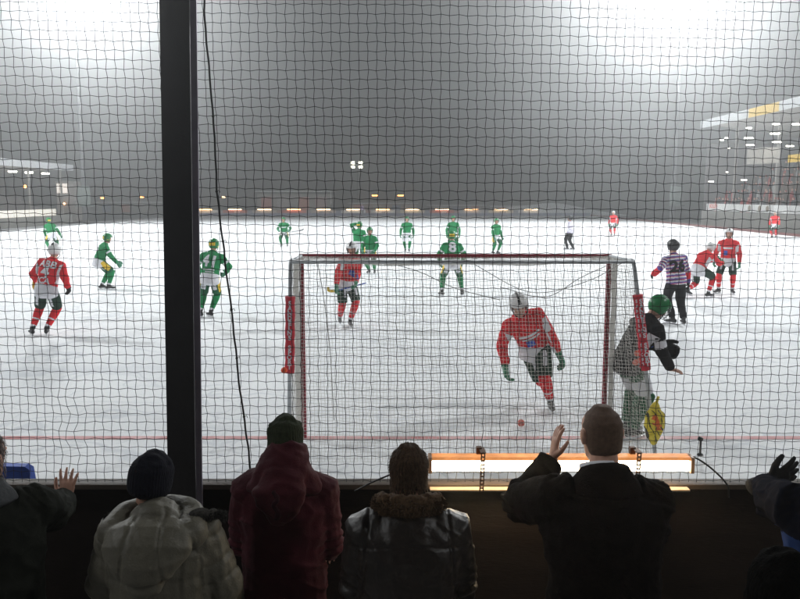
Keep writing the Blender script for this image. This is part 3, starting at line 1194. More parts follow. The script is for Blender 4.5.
for i in range(12):
    px = 205.5 + 29.55 * i
    p = D(px, 213, YE + .6)
    root = empty('advert_board', (p.x, YE + .6, 0))
    tag(root, 'lit advert board at the far end, ' + pos_txt[i] + ' of twelve', 'advert board', 'lit advert boards across the far end')
    w = 3.6
    fin(bevel(boxes(((0, 0, .42), (w, .06, .80))), .01, 1), 'panel', mat('advert_' + tints[i], tcol[tints[i]], .6), root)
    for s in (-1, 1):
        fin(boxes(((s * (w / 2 - .1), .05, .4), (.08, .04, .8))), 'support', GREYB, root)
    fin(boxes(((0, -.18, .98), (2.3, .05, .03)), ((-.9, -.08, .9), (.03, .22, .03)), ((.9, -.08, .9), (.03, .22, .03))), 'lamp_arm', GREYB, root)
    fin(bevel(boxes(((0, -.19, .90), (2.0, .10, .11))), .02), 'lamp', LAMPW if i % 3 else AMBER, root, True)
    if words_[i]:
        M = Matrix.Rotation(PI / 2, 4, 'X')
        M.translation = V((.3, -.034, .38))
        sign_text(words_[i], .62, 'lettering', ADD if tints[i] != 'red' else ADW, root, M, .02)
# plain hoardings that fill the gaps
for i in range(11):
    px = 220.3 + 29.55 * i
    p = D(px, 213, YE + .7)
    cl = [(.30, .28, .28), (.24, .24, .3), (.34, .2, .18)][i % 3]
    o = fin(boxes(((p.x, YE + .75, .40), (.7, .05, .74))), 'hoarding', mat('gap_panel', cl, .7))
    tag(o, 'narrow unlit hoarding between two lit advert boards at the far end', 'hoarding', 'narrow hoardings between the advert boards')

# ---------------------------------------------------------------- right stand
DARKW = mat('stand_concrete', (.11, .10, .10), .85, vs=.6, bump=.2, bs=4)
GREYW = mat('stand_front_wall', (.22, .215, .20), .8, vs=.5, bump=.2, bs=4)
ROOFM = mat('stand_roof_metal', (.26, .24, .22), .6, vs=.5)
FASC = mat('white_fascia', (.40, .41, .42), .5, var=.08, vs=.6)
YELF = mat('yellow_fascia', (.52, .33, .02), .5, var=.15)
sx0, sy0, sy1 = 30.2, 38.0, 78.4
root = empty('grandstand', (sx0, sy0, 0))
tag(root, 'dark roofed grandstand full of people along the right side of the ice', 'grandstand')
ln = sy1 - sy0
fin(boxes(((0.1, ln / 2, .70), (.2, ln, 1.4))), 'front_wall', GREYW, root)
bm = bmesh.new()
for i in range(8):
    box(bm, (1.0 + i * 1.4, ln / 2, .5 + i * .36), (1.4, ln, 1.0 + i * .72))
fin(bm, 'terrace', DARKW, root)
fin(boxes(((12, ln / 2, 5), (.3, ln, 10)), ((6, ln - .1, 4.0), (11.7, .2, 8.0))), 'rear_wall', DARKW, root)
bm = bmesh.new()
vs = [bm.verts.new(v) for v in ((-.2, 0, 9.95), (12.5, 0, 8.2), (12.5, ln + .5, 8.2), (-.2, ln + .5, 9.95))]
bm.faces.new(vs)
bmesh.ops.solidify(bm, geom=bm.faces[:], thickness=.15)
fin(bm, 'roof', ROOFM, root)
p = D(746, 110, 66)
fs_, fe_ = D(733, 112, 66).y, 0
for y0, y1, m in ((0, 24.8, FASC), (24.81, 30.2, YELF), (30.21, 34.6, FASC), (34.61, ln + .6, FASC)):
    fin(bevel(boxes(((-.28, (y0 + y1) / 2, 9.86), (.08, y1 - y0, .74))), .01, 1), 'fascia', m, root)
for i in range(5):
    fin(boxes(((1.2, 3 + i * 8.2, 4.8), (.22, .22, 9.4))), 'pillar', ROOFM, root)
bm = boxes(*[((11.0 - .9 * (i % 2), 4 + i * 5.0, 5.6), (.08, 3.2, 2.2)) for i in range(6)])
fin(bm, 'glass_box', mat('pale_box', (.26, .25, .22), .5), root)
for (px, py, yd, l_) in ((748.7, 138, 60, 1.1), (750, 145, 66, 1.1), (775, 133.5, 55, 1.1), (777, 142, 60, 1.1), (749, 128, 54, .6), (776, 124, 50, .7), (722, 140, 70, .5), (726.5, 138, 70, .5), (711, 181.5, 74, .8), (744, 180, 70, .8), (727, 172, 72, .25), (729, 148, 72, .3), (797, 124, 48, .9), (790, 146, 58, .9)):
    q = D(px, py, yd) - V((sx0, sy0, 0))
    q.z = min(q.z, 9.95 - .1378 * max(0, q.x) - .3) if py < 165 else q.z
    fin(bevel(boxes((q, (l_ * .6, .18, .08))), .03, 1), 'lamp', LAMPC, root, True)
q = D(763, 156, 58) - V((sx0, sy0, 0))
fin(bevel(boxes((q, (1.2, 2.6, 1.1)))), 'press_box', mat('pale_press_box', (.24, .22, .19), .6, vs=2), root)
p = D(797, 158, 52) - V((sx0, sy0, 0))
fin(boxes((p, (.1, 2.2, .5))), 'yellow_sign', YELF, root)

# advert banner strip along the stand front: separate banners
zb0, zb1 = 1.47, 2.12
edges = [77.0, 72.6, 70.2, 68.4, 66.6, 63.2, 60.6, 57, 50, 44, 38]
looks = [('white', 'red lettering', .62), ('pale grey', 'no lettering', .5), ('pale', 'blue tint', .52), ('cream', 'dark emblem', .5), ('dull white', 'two dark emblems', .5), ('white', '', .6), ('grey', '', .45), ('white', '', .58), ('grey', '', .5), ('white', '', .6)]
for i in range(10):
    y0, y1 = edges[i + 1], edges[i]
    k = looks[i][2]
    root = empty('advert_banner', (sx0 - .06, (y0 + y1) / 2, zb0))
    fin(boxes(((0, 0, (zb1 - zb0) / 2), (.05, y1 - y0 - .05, zb1 - zb0))), 'sheet', mat('banner', (k, k, k * .98), .6, vs=1.2, var=.1), root)
    if i == 0:
        M = Matrix(((0, 0, -1, -.028), (-1, 0, 0, .5), (0, 1, 0, .40), (0, 0, 0, 1)))
        sign_text('BOLLEN', .52, 'lettering', ADR, root, M, .02)
    if i in (3, 4):
        for dy in ([0] if i == 3 else [-.7, .7]):
            bm = bmesh.new()
            ball(bm, V((-.03, dy, .33)), .26, 2, (.06, 1.2, 1))
            fin(bm, 'emblem', mat('brown_emblem', (.16, .13, .09), .7), root, True)
    tag(root, ['white banner with red letters at the far end of the grandstand front', 'pale grey banner next to the red lettered one on the grandstand front', 'third banner from the far end of the grandstand front', 'cream banner with one dark emblem on the grandstand front', 'banner with two dark emblems on the grandstand front', 'white banner just after the two emblem banner on the grandstand front', 'grey banner beside the far red player near the right picture edge', 'near banner on the grandstand front, first beyond the picture edge', 'near banner on the grandstand front, second beyond the picture edge', 'near banner on the grandstand front, third beyond the picture edge'][i], 'banner', 'banners on the grandstand front')

# the crowd in the right stand
CR = [mat('crowd_dark', (.05, .05, .055), .8), mat('crowd_red', (.35, .03, .03), .8), mat('crowd_brown', (.12, .08, .06), .8), mat('crowd_pale', (.3, .3, .3), .8), SKIN]
bm = bmesh.new()
rnd = random.Random(5)
for i in range(8):
    y = sy0 + .5
    while y < sy1 - .8:
        y += rnd.uniform(.5, .95)
        x = sx0 + 1.0 + i * 1.4 + rnd.uniform(-.2, .2)
        z = 1.0 + i * .72
        s = rnd.uniform(.92, 1.05)
        k = len(bm.faces)
        loft(bm, [((x, y, z), .16, .14), ((x, y, z + .7 * s), .2, .13), ((x, y, z + 1.15 * s), .26, .15), ((x, y, z + 1.38 * s), .16, .11), ((x, y, z + 1.46 * s), .06, .06)], (0, 1, 0), 7, .5)
        bm.faces.ensure_lookup_table()
        mi = rnd.choice([0, 0, 0, 1, 2, 2, 3])
        for f in bm.faces[k:]:
            f.material_index = mi
        k = len(bm.faces)
        ball(bm, V((x, y, z + 1.60 * s)), .115, 1, (.9, .85, 1.1))
        bm.faces.ensure_lookup_table()
        h = rnd.choice([0, 4, 2, 1])
        for f in bm.faces[k:]:
            f.material_index = 4 if f.normal.x < -.3 and f.normal.z < .4 else h
tag(fin(bm, 'crowd', CR, None, True), 'crowd standing in rows on the dark right hand grandstand terrace', 'crowd', None, 'stuff')

# ---------------------------------------------------------------- left stand
lx, l0, l1 = -35.0, 60.0, 83.5
root = empty('covered_terrace', (lx, l0, 0))
tag(root, 'low covered terrace with a pale roof edge at the far left', 'terrace stand')
ln = l1 - l0
fin(boxes(((-.1, ln / 2, .45), (.2, ln, .9))), 'front_wall', GREYW, root)
bm = bmesh.new()
for i in range(5):
    box(bm, (-1.0 - i * 1.2, ln / 2, .4 + i * .25), (1.2, ln, .8 + i * .5))
fin(bm, 'terrace', DARKW, root)
fin(boxes(((-7, ln / 2, 2.6), (.2, ln, 5.2))), 'rear_wall', DARKW, root)
bm = bmesh.new()
vs = [bm.verts.new(v) for v in ((.3, 0, 5.75), (-7.3, 0, 5.2), (-7.3, ln, 5.2), (.3, ln, 5.75))]
bm.faces.new(vs)
bmesh.ops.solidify(bm, geom=bm.faces[:], thickness=.12)
fin(bm, 'roof', ROOFM, root)
fin(bevel(boxes(((.36, ln / 2, 5.80), (.08, ln, .62))), .01, 1), 'fascia', FASC, root)
for i in range(4):
    fin(boxes(((-.6, 1 + i * 7.2, 2.9), (.16, .16, 5.6))), 'pillar', ROOFM, root)
for px, py, yd in ((12.5, 171.5, 74), (29, 172.5, 78), (45.5, 173.5, 82)):
    q = D(px, py, yd) - V(root.location)
    fin(bevel(boxes((q, (.75, .25, .16))), .03, 1), 'lamp', LAMPC, root, True)
q = D(25, 186.5, 80) - V(root.location)
bm = bmesh.new()
ball(bm, q, .16, 2)
fin(bm, 'lamp', LAMPO, root, True)
LITP = emat('lit_panel', (1, .84, .55), .42)
for i in range(6):
    y0, y1 = 62 + i * 2.9, 62 + i * 2.9 + 2.8
    r2 = empty('advert_banner', (lx + .12, (y0 + y1) / 2, .92))
    tag(r2, 'lit banner on the left covered terrace front, ' + ['nearest the camera', 'second nearest', 'third nearest', 'third farthest', 'second farthest', 'farthest'][i] + ' of six', 'banner', 'lit banners on the left covered terrace')
    fin(boxes(((0, 0, .32), (.06, y1 - y0, .64))), 'sheet', LITP, r2)

# small lit kiosk at the end of the left terrace
kc = D(66, 205, 92)
root = empty('kiosk', (kc.x, 92, 0))
tag(root, 'narrow kiosk with a lit window at the end of the left terrace', 'kiosk')
fin(boxes(((0, 1, 2.2), (2.1, 2, 4.4))), 'wall', mat('kiosk_wall', (.28, .25, .23), .8, vs=1), root)
fin(boxes(((0, 1, 4.5), (2.4, 2.4, .16))), 'roof', ROOFM, root)
fin(boxes(((-.35, -.03, 3.75), (1.2, .05, 1.1))), 'window', emat('kiosk_window', (1, .85, .72), .9), root)
bm = bmesh.new()
ball(bm, V((-.15, -.15, 1.95)), .14, 2)
fin(bm, 'lamp', emat('kiosk_lamp', (1, .5, .2), 9), root, True)

# ---------------------------------------------------------------- background at the far end
HILLM = mat('dark_bank', (.05, .05, .045), .9, vs=.1, bump=.4, bs=.6)
SNOWM = mat('snow', (.62, .63, .65), .8, var=.06, vs=.3, bump=.4, bs=2)


def mound(name, cx, cy, rx, ry, h, m, kind, seed):
    bm = bmesh.new()
    n = 24
    bmesh.ops.create_grid(bm, x_segments=n, y_segments=n, size=1)
    for v in bm.verts:
        r = min(1, v.co.length)
        z = h * (math.cos(r * PI) * .5 + .5) ** .8 * (1 + .35 * noise.noise(V((v.co.x * 2.5, v.co.y * 2.5, seed))))
        v.co = V((cx + v.co.x * rx, cy + v.co.y * ry, z - .08))
    return tag(fin(bm, name, m, None, True), kind=kind)


mound('hills', -30, 185, 130, 30, 7, HILLM, 'structure', 1)
mound('hills', 70, 178, 70, 30, 9, HILLM, 'structure', 2)
mound('snow_bank', 22, 119.5, 14, 3.4, 1.7, SNOWM, 'structure', 3)

# low clubhouse behind the far boards
ca, cb = D(255, 195, 124), D(332, 195, 124)
root = empty('clubhouse', ((ca.x + cb.x) / 2, 124, 0))
w = cb.x - ca.x
tag(root, 'low clubhouse with a pale roof edge and reddish panels behind the far boards', 'clubhouse')
fin(boxes(((0, 3, 1.6), (w - .6, 6, 3.2))), 'wall', mat('clubhouse_wall', (.2, .19, .18), .8, vs=.6), root)
fin(boxes(((0, 2.9, 3.62), (w, 7, .16)), ((w / 2 - .1, -.75, 2.6), (.16, .1, 2.0))), 'roof', mat('pale_roof', (.5, .52, .53), .6), root)
for k, (x, wd) in enumerate(((-4.3, 1.6), (-1.6, 2.0), (1.6, 1.6), (4.3, 1.8))):
    fin(boxes(((x, -.04, 1.7), (wd, .08, 2.0))), 'shutter', mat('shutter', [(.35, .09, .07), (.28, .26, .26), (.38, .14, .10), (.3, .2, .2)][k], .7), root)

# low sheds behind the far boards
for k, (px0, px1, py, yd, lab) in enumerate(((348, 418, 203, 123, 'long low shed behind the far boards, right of the clubhouse'), (428, 486, 205, 126, 'low grey shed behind the far boards, straight above the goal'), (96, 158, 202, 122, 'low shed at the far left corner beyond the steel post'), (492, 536, 206, 124, 'small shed behind the rightmost lit advert boards'))):
    a_, b2 = D(px0, py, yd), D(px1, py, yd)
    root = empty('shed', ((a_.x + b2.x) / 2, yd, 0))
    tag(root, lab, 'shed', 'low sheds beyond the far boards')
    w = b2.x - a_.x
    fin(boxes(((0, 2.5, a_.z / 2 - .1), (w - .5, 5, a_.z - .2))), 'wall', mat('shed_wall', [(.2, .15, .13), (.16, .15, .15), (.15, .14, .13), (.22, .18, .16)][k], .8, vs=.8), root)
    fin(boxes(((0, 2.3, a_.z - .05), (w, 6, .14))), 'roof', mat('snowy_roof', (.42, .42, .43), .8), root)
    for j in range(int(w / 3)):
        fin(boxes(((-w / 2 + 1.6 + j * 3, -.03, a_.z * .5), (1.3, .06, 1.2))), 'door', mat('shed_door', [(.3, .1, .07), (.24, .22, .2), (.12, .14, .2)][(j + k) % 3], .7), root)

# small floodlight and street lamps beyond
POLEM = mat('grey_pole', (.06, .06, .065), .6, .3)
p = D(357.5, 165, 128)
root = empty('floodlight_pole', (p.x, 128, 0))
tag(root, 'small lit floodlight with four lamps on a pole beyond the far end', 'floodlight')
bm = bmesh.new()
tube(bm, [(0, 0, 0), (0, 0, p.z)], .09, 8)
fin(bm, 'pole', POLEM, root)
fin(boxes(((0, .05, p.z - .3), (2.6, .1, .08)), ((0, .05, p.z + .35), (2.6, .1, .08))), 'crossarm', POLEM, root)
for dx in (-.75, .5):
    for dz in (-.3, .35):
        fin(bevel(boxes(((dx, -.12, p.z + dz), (.62, .22, .42))), .06), 'lamp', emat('floodlamp', (1, .97, .75), 7), root, True)
lampx = [(375, 195.5, 150, 'orange street lamp nearer the small floodlight, of the two to its right'), (400.5, 195.5, 150, 'orange street lamp farther from the small floodlight, of the two to its right'),
         (102.5, 198, 130, 'orange street lamp left of the steel post, the left one'), (142, 197, 130, 'orange street lamp left of the steel post, the right one'), (193, 197, 135, 'small street lamp just right of the steel post'), (223.5, 197, 135, 'small pale street lamp beside the hanging cord')]
for px, py, yd, lab in lampx:
    p = D(px, py, yd)
    root = empty('street_lamp', (p.x, yd, 0))
    tag(root, lab, 'street lamp', 'street lamps beyond the far end')
    bm = bmesh.new()
    tube(bm, bez([(-.9, .3, 0), (-.9, .3, p.z - .2), (-.7, .2, p.z + .12), (0, 0, p.z + .1)], 6), .06, 6)
    fin(bm, 'pole', POLEM, root)
    big = px > 370
    bm = bmesh.new()
    loft(bm, [((-.5 if big else -.22, 0, p.z), .12, .11), ((.5 if big else .22, 0, p.z), .12, .11)], (0, 0, 1), 10)
    fin(bm, 'lamp', LAMPO if px != 223.5 else LAMPW, root, True)

# ---------------------------------------------------------------- floodlight masts
POW = 45000
LC = (.96, .99, 1.0)
FLOOD = emat('flood_glass', (1, .98, .94), 30)


def mast(x, y, h, lab, power=1.0, aim=(0, 60)):
    root = empty('floodlight_mast', (x, y, 0))
    tag(root, lab, 'floodlight mast', 'tall floodlight masts beside the ice')
    bm = bmesh.new()
    loft(bm, [((0, 0, 0), .30, .30), ((0, 0, h * .5), .22, .22), ((0, 0, h), .14, .14)], (1, 0, 0), 12, .2)
    fin(bm, 'pole', POLEM, root, True)
    d = V((aim[0] - x, aim[1] - y, 0)).normalized()
    sd = V((-d.y, d.x, 0))
    Mr = Matrix((sd, d, V((0, 0, 1)))).transposed()
    bm = bmesh.new()
    for k in range(3):
        box(bm, V((0, 0, h - .3 + k * .95)) + d * .2, (4.6, .1, .1), Mr)
    for k in (-1, 1):
        box(bm, V((0, 0, h + .6)) + d * .2 + sd * k * 1.6, (.1, .12, 2.3), Mr)
    fin(bm, 'head_frame', POLEM, root)
    for k in range(3):
        for j in range(4):
            c = V((0, 0, h - .3 + k * .95)) + d * .42 + sd * (j - 1.5) * 1.1
            Mt = Mr @ Matrix.Rotation(R(-28), 3, 'X')
            lp = fin(bevel(boxes((c, (.7, .3, .55), Mt)), .05), 'lamp', POLEM, root)
            fin(boxes((c + Mt @ V((0, .155, 0)), (.6, .01, .45), Mt)), 'glass', FLOOD, lp)
    # control platform low on the mast
    zc = 2.9
    fin(bevel(boxes(((.1, -.35, zc), (1.1, .5, 1.9)), ((.1, -.35, zc - 1.05), (1.6, .9, .1)), ((.1, -.75, zc - .6), (1.6, .05, .05))), .01, 1), 'cabinet', mat('cabinet', (.09, .11, .10), .6, vs=2), root)
    ld = bpy.data.lights.new('flood', 'SPOT')
    ld.energy = POW * power
    ld.spot_size = R(165)
    ld.spot_blend = 1.0
    ld.shadow_soft_size = 1.3
    ld.color = LC
    lo = bpy.data.objects.new('flood', ld)
    COL.objects.link(lo)
    lo.parent = root
    lo.location = V((0, 0, h + .6)) + d * 1.2
    tgt = V((aim[0], aim[1], 0)) - V((x, y, h))
    lo.rotation_euler = tgt.to_track_quat('-Z', 'Y').to_euler()


mast(D(84, 190, 80).x, 80, 24.5, 'tall floodlight mast beyond the left terrace, its lamps above the picture', 1.7, (-8, 55))
mast(D(674, 190, 82).x, 82, 25.5, 'tall floodlight mast with a pale cabinet left of the grandstand', 2.3, (6, 55))
mast(-36, 28, 25, 'floodlight mast at the middle of the left side, outside the picture', 2.0, (-4, 55))
mast(34, 26, 25, 'floodlight mast at the near end of the grandstand, outside the picture', 2.0, (2, 55))
mast(-36, -7, 25, 'floodlight mast behind the near left corner of the ice', .35, (0, 40))
mast(35, -7, 25, 'floodlight mast behind the near right corner of the ice', .35, (0, 40))

# ---------------------------------------------------------------- air
bm = bmesh.new()
box(bm, (0, 100, 14), (404, 228, 32))
hz = fin(bm, 'haze', None)
hm = bpy.data.materials.new('haze')
hm.use_nodes = True
N, L = hm.node_tree.nodes, hm.node_tree.links
N.remove(N['Principled BSDF'])
pv = N.new('ShaderNodeVolumePrincipled')
pv.inputs['Color'].default_value = (.93, .95, .96, 1)
pv.inputs['Density'].default_value = .0052
pv.inputs['Anisotropy'].default_value = .82
pv.inputs['Density Attribute'].default_value = ''
L.new(pv.outputs['Volume'], N['Material Output'].inputs['Volume'])
hz.data.materials.append(hm)
tag(hz, kind='stuff')

w = bpy.data.worlds.new('World')
SC.world = w
w.use_nodes = True
N, L = w.node_tree.nodes, w.node_tree.links
sk = N.new('ShaderNodeTexSky')
sk.sky_type = 'NISHITA'
sk.sun_disc = False
sk.sun_elevation = R(1)
sk.sun_rotation = R(200)
bw = N.new('ShaderNodeRGBToBW')
L.new(sk.outputs['Color'], bw.inputs['Color'])
L.new(bw.outputs['Val'], N['Background'].inputs['Color'])
N['Background'].inputs['Strength'].default_value = .012

vs_ = SC.view_settings
vs_.view_transform = 'Standard'
vs_.look = 'None'
vs_.exposure = 0
vs_.gamma = 1
SC.render.engine = 'CYCLES'
cy = SC.cycles
cy.use_denoising = True
cy.denoiser = 'OPENIMAGEDENOISE'
cy.max_bounces = 6
cy.diffuse_bounces = 3
cy.glossy_bounces = 2
cy.volume_bounces = 0
cy.sample_clamp_indirect = 4
cy.caustics_reflective = cy.caustics_refractive = False
# ---------------------------------------------------------------- players
GR_R, GR_G = 'players in red on the ice', 'players in green on the ice'


def at(px, py):
    return G(px, py)


def stick(name_label, A, B, C_, mats, up=(0, 0, 1)):
    """A top of the shaft, B heel, C_ blade tip (world)"""
    A, B, C_ = V(A), V(B), V(C_)
    d = (B - A).normalized()
    s = d.cross(V((0, 1, .2))).normalized()
    root = empty('bandy_stick', B)
    tag(root, name_label, 'stick', 'bandy sticks')
    bm = bmesh.new()
    loft(bm, [(A - B, .014, .020), (V((0, 0, 0)), .014, .020)], s, 8, .3)
    fin(bm, 'shaft', mats[0], root, True)
    bm = bmesh.new()
    m = B + d * .08 + (C_ - B) * .35
    loft(bm, [(p - B, .010, .028) for p in bez([B, m, C_], 6)], d.cross(C_ - B), 8, .3)
    fin(bm, 'blade', mats[1], root, True)


def ex_4(J, jo, b, root):
    on_back(J, jo, b, 'ABB', .18, .395, WHITE, 0, .005)
    on_back(J, jo, b, '4', .34, .245, WHITE, 0, .006)
    on_back(J, jo, b, 'ICA', .15, .085, WHITE, 0, .004)


p = at(41, 336)
player('p', p, -8, dict(hz=.93, lean=16, side=10, x=.16, fl=(-.14, -.05, .13), fr=(.10, .02, .13), tl=(-.7, .7, 0), tr=(-.45, .8, 0), hl=(-.16, .26, .93), hrt=(.52, .12, .90), pl=(-.8, -.7, 0), hy=6, hp=10), dict(KIT_RED, glove=GLOVEK), 1.09, .012, False,
       'red player with ABB and number 4 on his back, leaning left of the steel post', GR_R, extra=ex_4)
q = D(40, 288, p.y + .25)
stick('yellow stick held by red player number 4', q + V((.22, .25, .12)), q + V((-.03, 0, -.06)), q + V((-.10, .02, .26)), [YELLOW, YELLOW])

p = at(347, 327)
player('p', p, -150, dict(hz=.97, lean=15, side=-9, y=-.02, x=0, fl=(-.04, .06, .13), fr=(.06, -.22, .17), hl=(.06, .50, .86), hrt=(.34, .22, .88), hy=-45, hp=12, tl=(.3, 1, 0), tr=(.4, 1, 0)), KIT_RED, 1.05, .011, True,
       'red player in a white helmet bent forward behind the goal crossbar, holding a stick level', GR_R,
       extra=lambda J, jo, b, r: on_chest(J, jo, b, quad_geo(.12, .10), 0, .22, 'patch', BLUE))
stick('blue and white stick with a yellow end held by the red player behind the crossbar', D(366, 283, p.y - .42), D(335, 291, p.y - .42), D(328, 287, p.y - .40), [BLUE, YELLOW])

p = at(547, 411)
player('p', p, 172, dict(hz=.84, lean=34, side=25, x=.17, y=-.02, fl=(-.04, .0, .13), fr=(-.02, -.46, .34), tl=(-.1, 1, 0), tr=(-.1, .75, -.65), kl=(.15, 1, 0), kr=(.2, 1, 0), hl=(-.14, .10, .70), hrt=(.52, .16, .58), pl=(-.7, -1, 0), pr=(.5, -1, 0), hy=8, hp=26, hr=14), dict(KIT_RED, gs=1.45), 1.07, .010, True,
       'red player skating towards the net seen through the goal, one skate lifted behind', GR_R,
       extra=lambda J, jo, b, r: (on_chest(J, jo, b, quad_geo(.10, .10), .03, .17, 'patch', BLUE), on_chest(J, jo, b, quad_geo(.26, .035), .0, .30, 'stripe'), on_chest(J, jo, b, quad_geo(.22, .03), .0, .25, 'stripe')))

p = at(700, 298)
player('p', p, -62, dict(hz=.80, lean=40, y=-.12, fl=(-.14, -.34, .22), fr=(.10, .18, .13), hl=(-.15, .62, .98), hrt=(.16, .60, .92), hp=30, tl=(0, 1, -.3)), KIT_RED, 1.05, .012, True,
       'red player crouching forward beside the striped referee', GR_R)
p = at(726, 294)
player('p', p, 152, dict(hz=.97, lean=3, fl=(-.15, -.02, .13), fr=(.19, .06, .13), hl=(-.30, .10, .86), hrt=(.32, .20, .90), hy=8, tl=(-.4, 1, 0), tr=(.55, .8, 0)), KIT_RED, 1.06, .011, True,
       'red player in a white helmet standing upright right of the crouching one', GR_R,
       extra=lambda J, jo, b, r: (on_chest(J, jo, b, quad_geo(.09, .13), .05, .17, 'patch', BLUE), on_chest(J, jo, b, quad_geo(.26, .05), .0, .30, 'stripe')))
q = D(704, 261, p.y)
stick('pale stick held between the crouching and the upright red player', D(716, 262, p.y - .2), q, D(699, 259, p.y - .1), [WHITE, WHITE])
player('p', at(613, 236), 150, dict(hz=.92, lean=8, fl=(-.12, .1, .13), fr=(.14, -.12, .13)), KIT_RED, 1.03, .018, False,
       'tiny red player far off, left of the mast with the pale cabinet', GR_R)
player('p', at(774, 238), 140, dict(hz=.90, lean=8, fl=(-.12, .1, .13), fr=(.16, -.16, .13), hl=(-.34, .3, .8)), KIT_RED, 1.06, .018, False,
       'small red player by the right hand board below the banners', GR_R)

# greens
p = at(206, 318)


def ex_41(J, jo, b, root):
    on_back(J, jo, b, '41', .36, .285, WHITE, -4, .010)
    lay(quad_geo(.26, .028, 6), 'stripe', WHITE, jo, b, J['P'] + J['M'] @ V((0, -.5, .11)), J['M'] @ V((1, 0, 0)), J['M'] @ V((0, 0, 1)), J['M'] @ V((0, 1, 0)), .008)
    lay(quad_geo(.20, .022, 6), 'stripe', WHITE, jo, b, J['P'] + J['M'] @ V((0.03, -.5, .06)), J['M'] @ V((1, 0, 0)), J['M'] @ V((0, 0, 1)), J['M'] @ V((0, 1, 0)), .008)


player('p', p, -6, dict(hz=.95, lean=14, side=5, x=.12, fl=(-.12, -.02, .13), fr=(.10, .03, .13), tl=(-.85, .5, 0), tr=(-.7, .7, 0), hl=(-.22, .36, .98), hrt=(.36, .36, .98), pl=(-1, -.4, -.2), pr=(1, -.4, -.2), hp=10), KIT_GREEN, 1.05, .011, False,
       'green player with number 41 on his back, seen beside the hanging cord', GR_G, extra=ex_41)
p = at(104, 290)
player('p', p, -62, dict(hz=.88, lean=24, y=-.1, fl=(-.10, -.05, .13), fr=(.12, .12, .13), hl=(-.15, .42, .78), hrt=(.18, .40, .76), hp=8), KIT_GREEN, 1.03, .013, True,
       'green player bent forward facing right, between red number 4 and the steel post', GR_G,
       extra=lambda J, jo, b, r: on_back(J, jo, b, '25', .2, .30))
player('p', at(53, 252), 40, dict(hz=.88, lean=22, side=-6, fl=(-.14, .12, .13), fr=(.2, -.3, .2), hl=(-.2, .3, .8), hrt=(.42, .1, .8)), KIT_GREEN, 1.05, .016, False,
       'far green player skating away at the left edge of the ice, above red number 4', GR_G)
player('p', at(284.5, 247), 180, dict(hz=.86, lean=16, fl=(-.16, 0, .13), fr=(.16, 0, .13), hl=(-.34, .30, .95), hrt=(.28, .3, .95)), KIT_GREEN, 1.0, .016, True,
       'far green player facing the camera alone between the cord and the goal', GR_G,
       extra=lambda J, jo, b, r: on_chest(J, jo, b, quad_geo(.28, .06), 0, .30, 'stripe'))
q = D(296, 231, at(285, 247).y - .4)
stick('dark stick held out by the far green player left of the goal', q + V((-.25, 0, -.05)), q + V((.2, 0, .02)), q + V((.42, 0, .12)), [HELMK, HELMK])
player('p', at(358, 266), -20, dict(hz=.90, lean=14, fl=(-.14, .05, .13), fr=(.14, -.1, .13), hl=(-.12, .25, 1.62), hrt=(.3, .3, .9)), KIT_GREEN, 1.05, .014, False,
       'green player with one glove raised above his head behind the bent red player', GR_G)
player('p', at(371, 274), 165, dict(hz=.90, lean=14, fl=(-.16, .05, .13), fr=(.10, -.1, .13), hl=(-.22, .3, .85), hrt=(.22, .3, .85), hy=25), KIT_GREEN, 1.0, .014, True,
       'green player facing the camera, close right of the one with a raised glove', GR_G)
player('p', at(407, 252), 178, dict(hz=.95, lean=4, fl=(-.10, .02, .13), fr=(.08, -.06, .13), hl=(-.32, .06, .86), hrt=(.32, .10, .86)), dict(KIT_GREEN, shorts=[WHITE, DGREEN, DGREEN]), 1.02, .016, True,
       'far green player standing upright with a white waist, left of number 8', GR_G)
player('p', at(453, 252), 176, dict(hz=.92, lean=8, fl=(-.14, .02, .13), fr=(.14, -.06, .13)), KIT_GREEN, 1.06, .016, False,
       'far green player whose head and shoulders show above green number 8', GR_G)
p = at(452, 296.5)
player('p', p, 2, dict(hz=.93, lean=18, fl=(-.26, .0, .13), fr=(.27, .03, .13), tl=(-.4, .9, 0), tr=(.3, .9, 0), hl=(-.28, .34, .86), hrt=(.30, .34, .86), pl=(-1, -.4, 0), pr=(1, -.4, 0), hp=12), KIT_GREEN, 1.07, .012, False,
       'green player with number 8 on his back, legs apart above the crossbar', GR_G, extra=lambda J, jo, b, r: on_back(J, jo, b, '8', .38, .335, WHITE, 0, .014))
player('p', at(495, 254), -150, dict(hz=.93, lean=6, fl=(-.10, .08, .13), fr=(.08, -.08, .13), hl=(-.26, .2, .82), hrt=(.24, .22, .80), hy=-10), KIT_GREEN, 1.0, .016, True,
       'far green player facing right, between number 8 and the distant referee', GR_G)

# officials
p = at(677, 326)


def ex_ref(J, jo, b, root):
    on_back(J, jo, b, '26', .32, .26, BLACKC, 0, .014)
    M = J['M']
    bm = bmesh.new()
    d = (J['hl'] - J['el']).normalized()
    loft(bm, [(J['hl'] - d * .13, .068, .068), (J['hl'] - d * .02, .062, .062)], (1, 0, 0), 12, .4)
    fin(bm, 'armband', RED, jo, True)


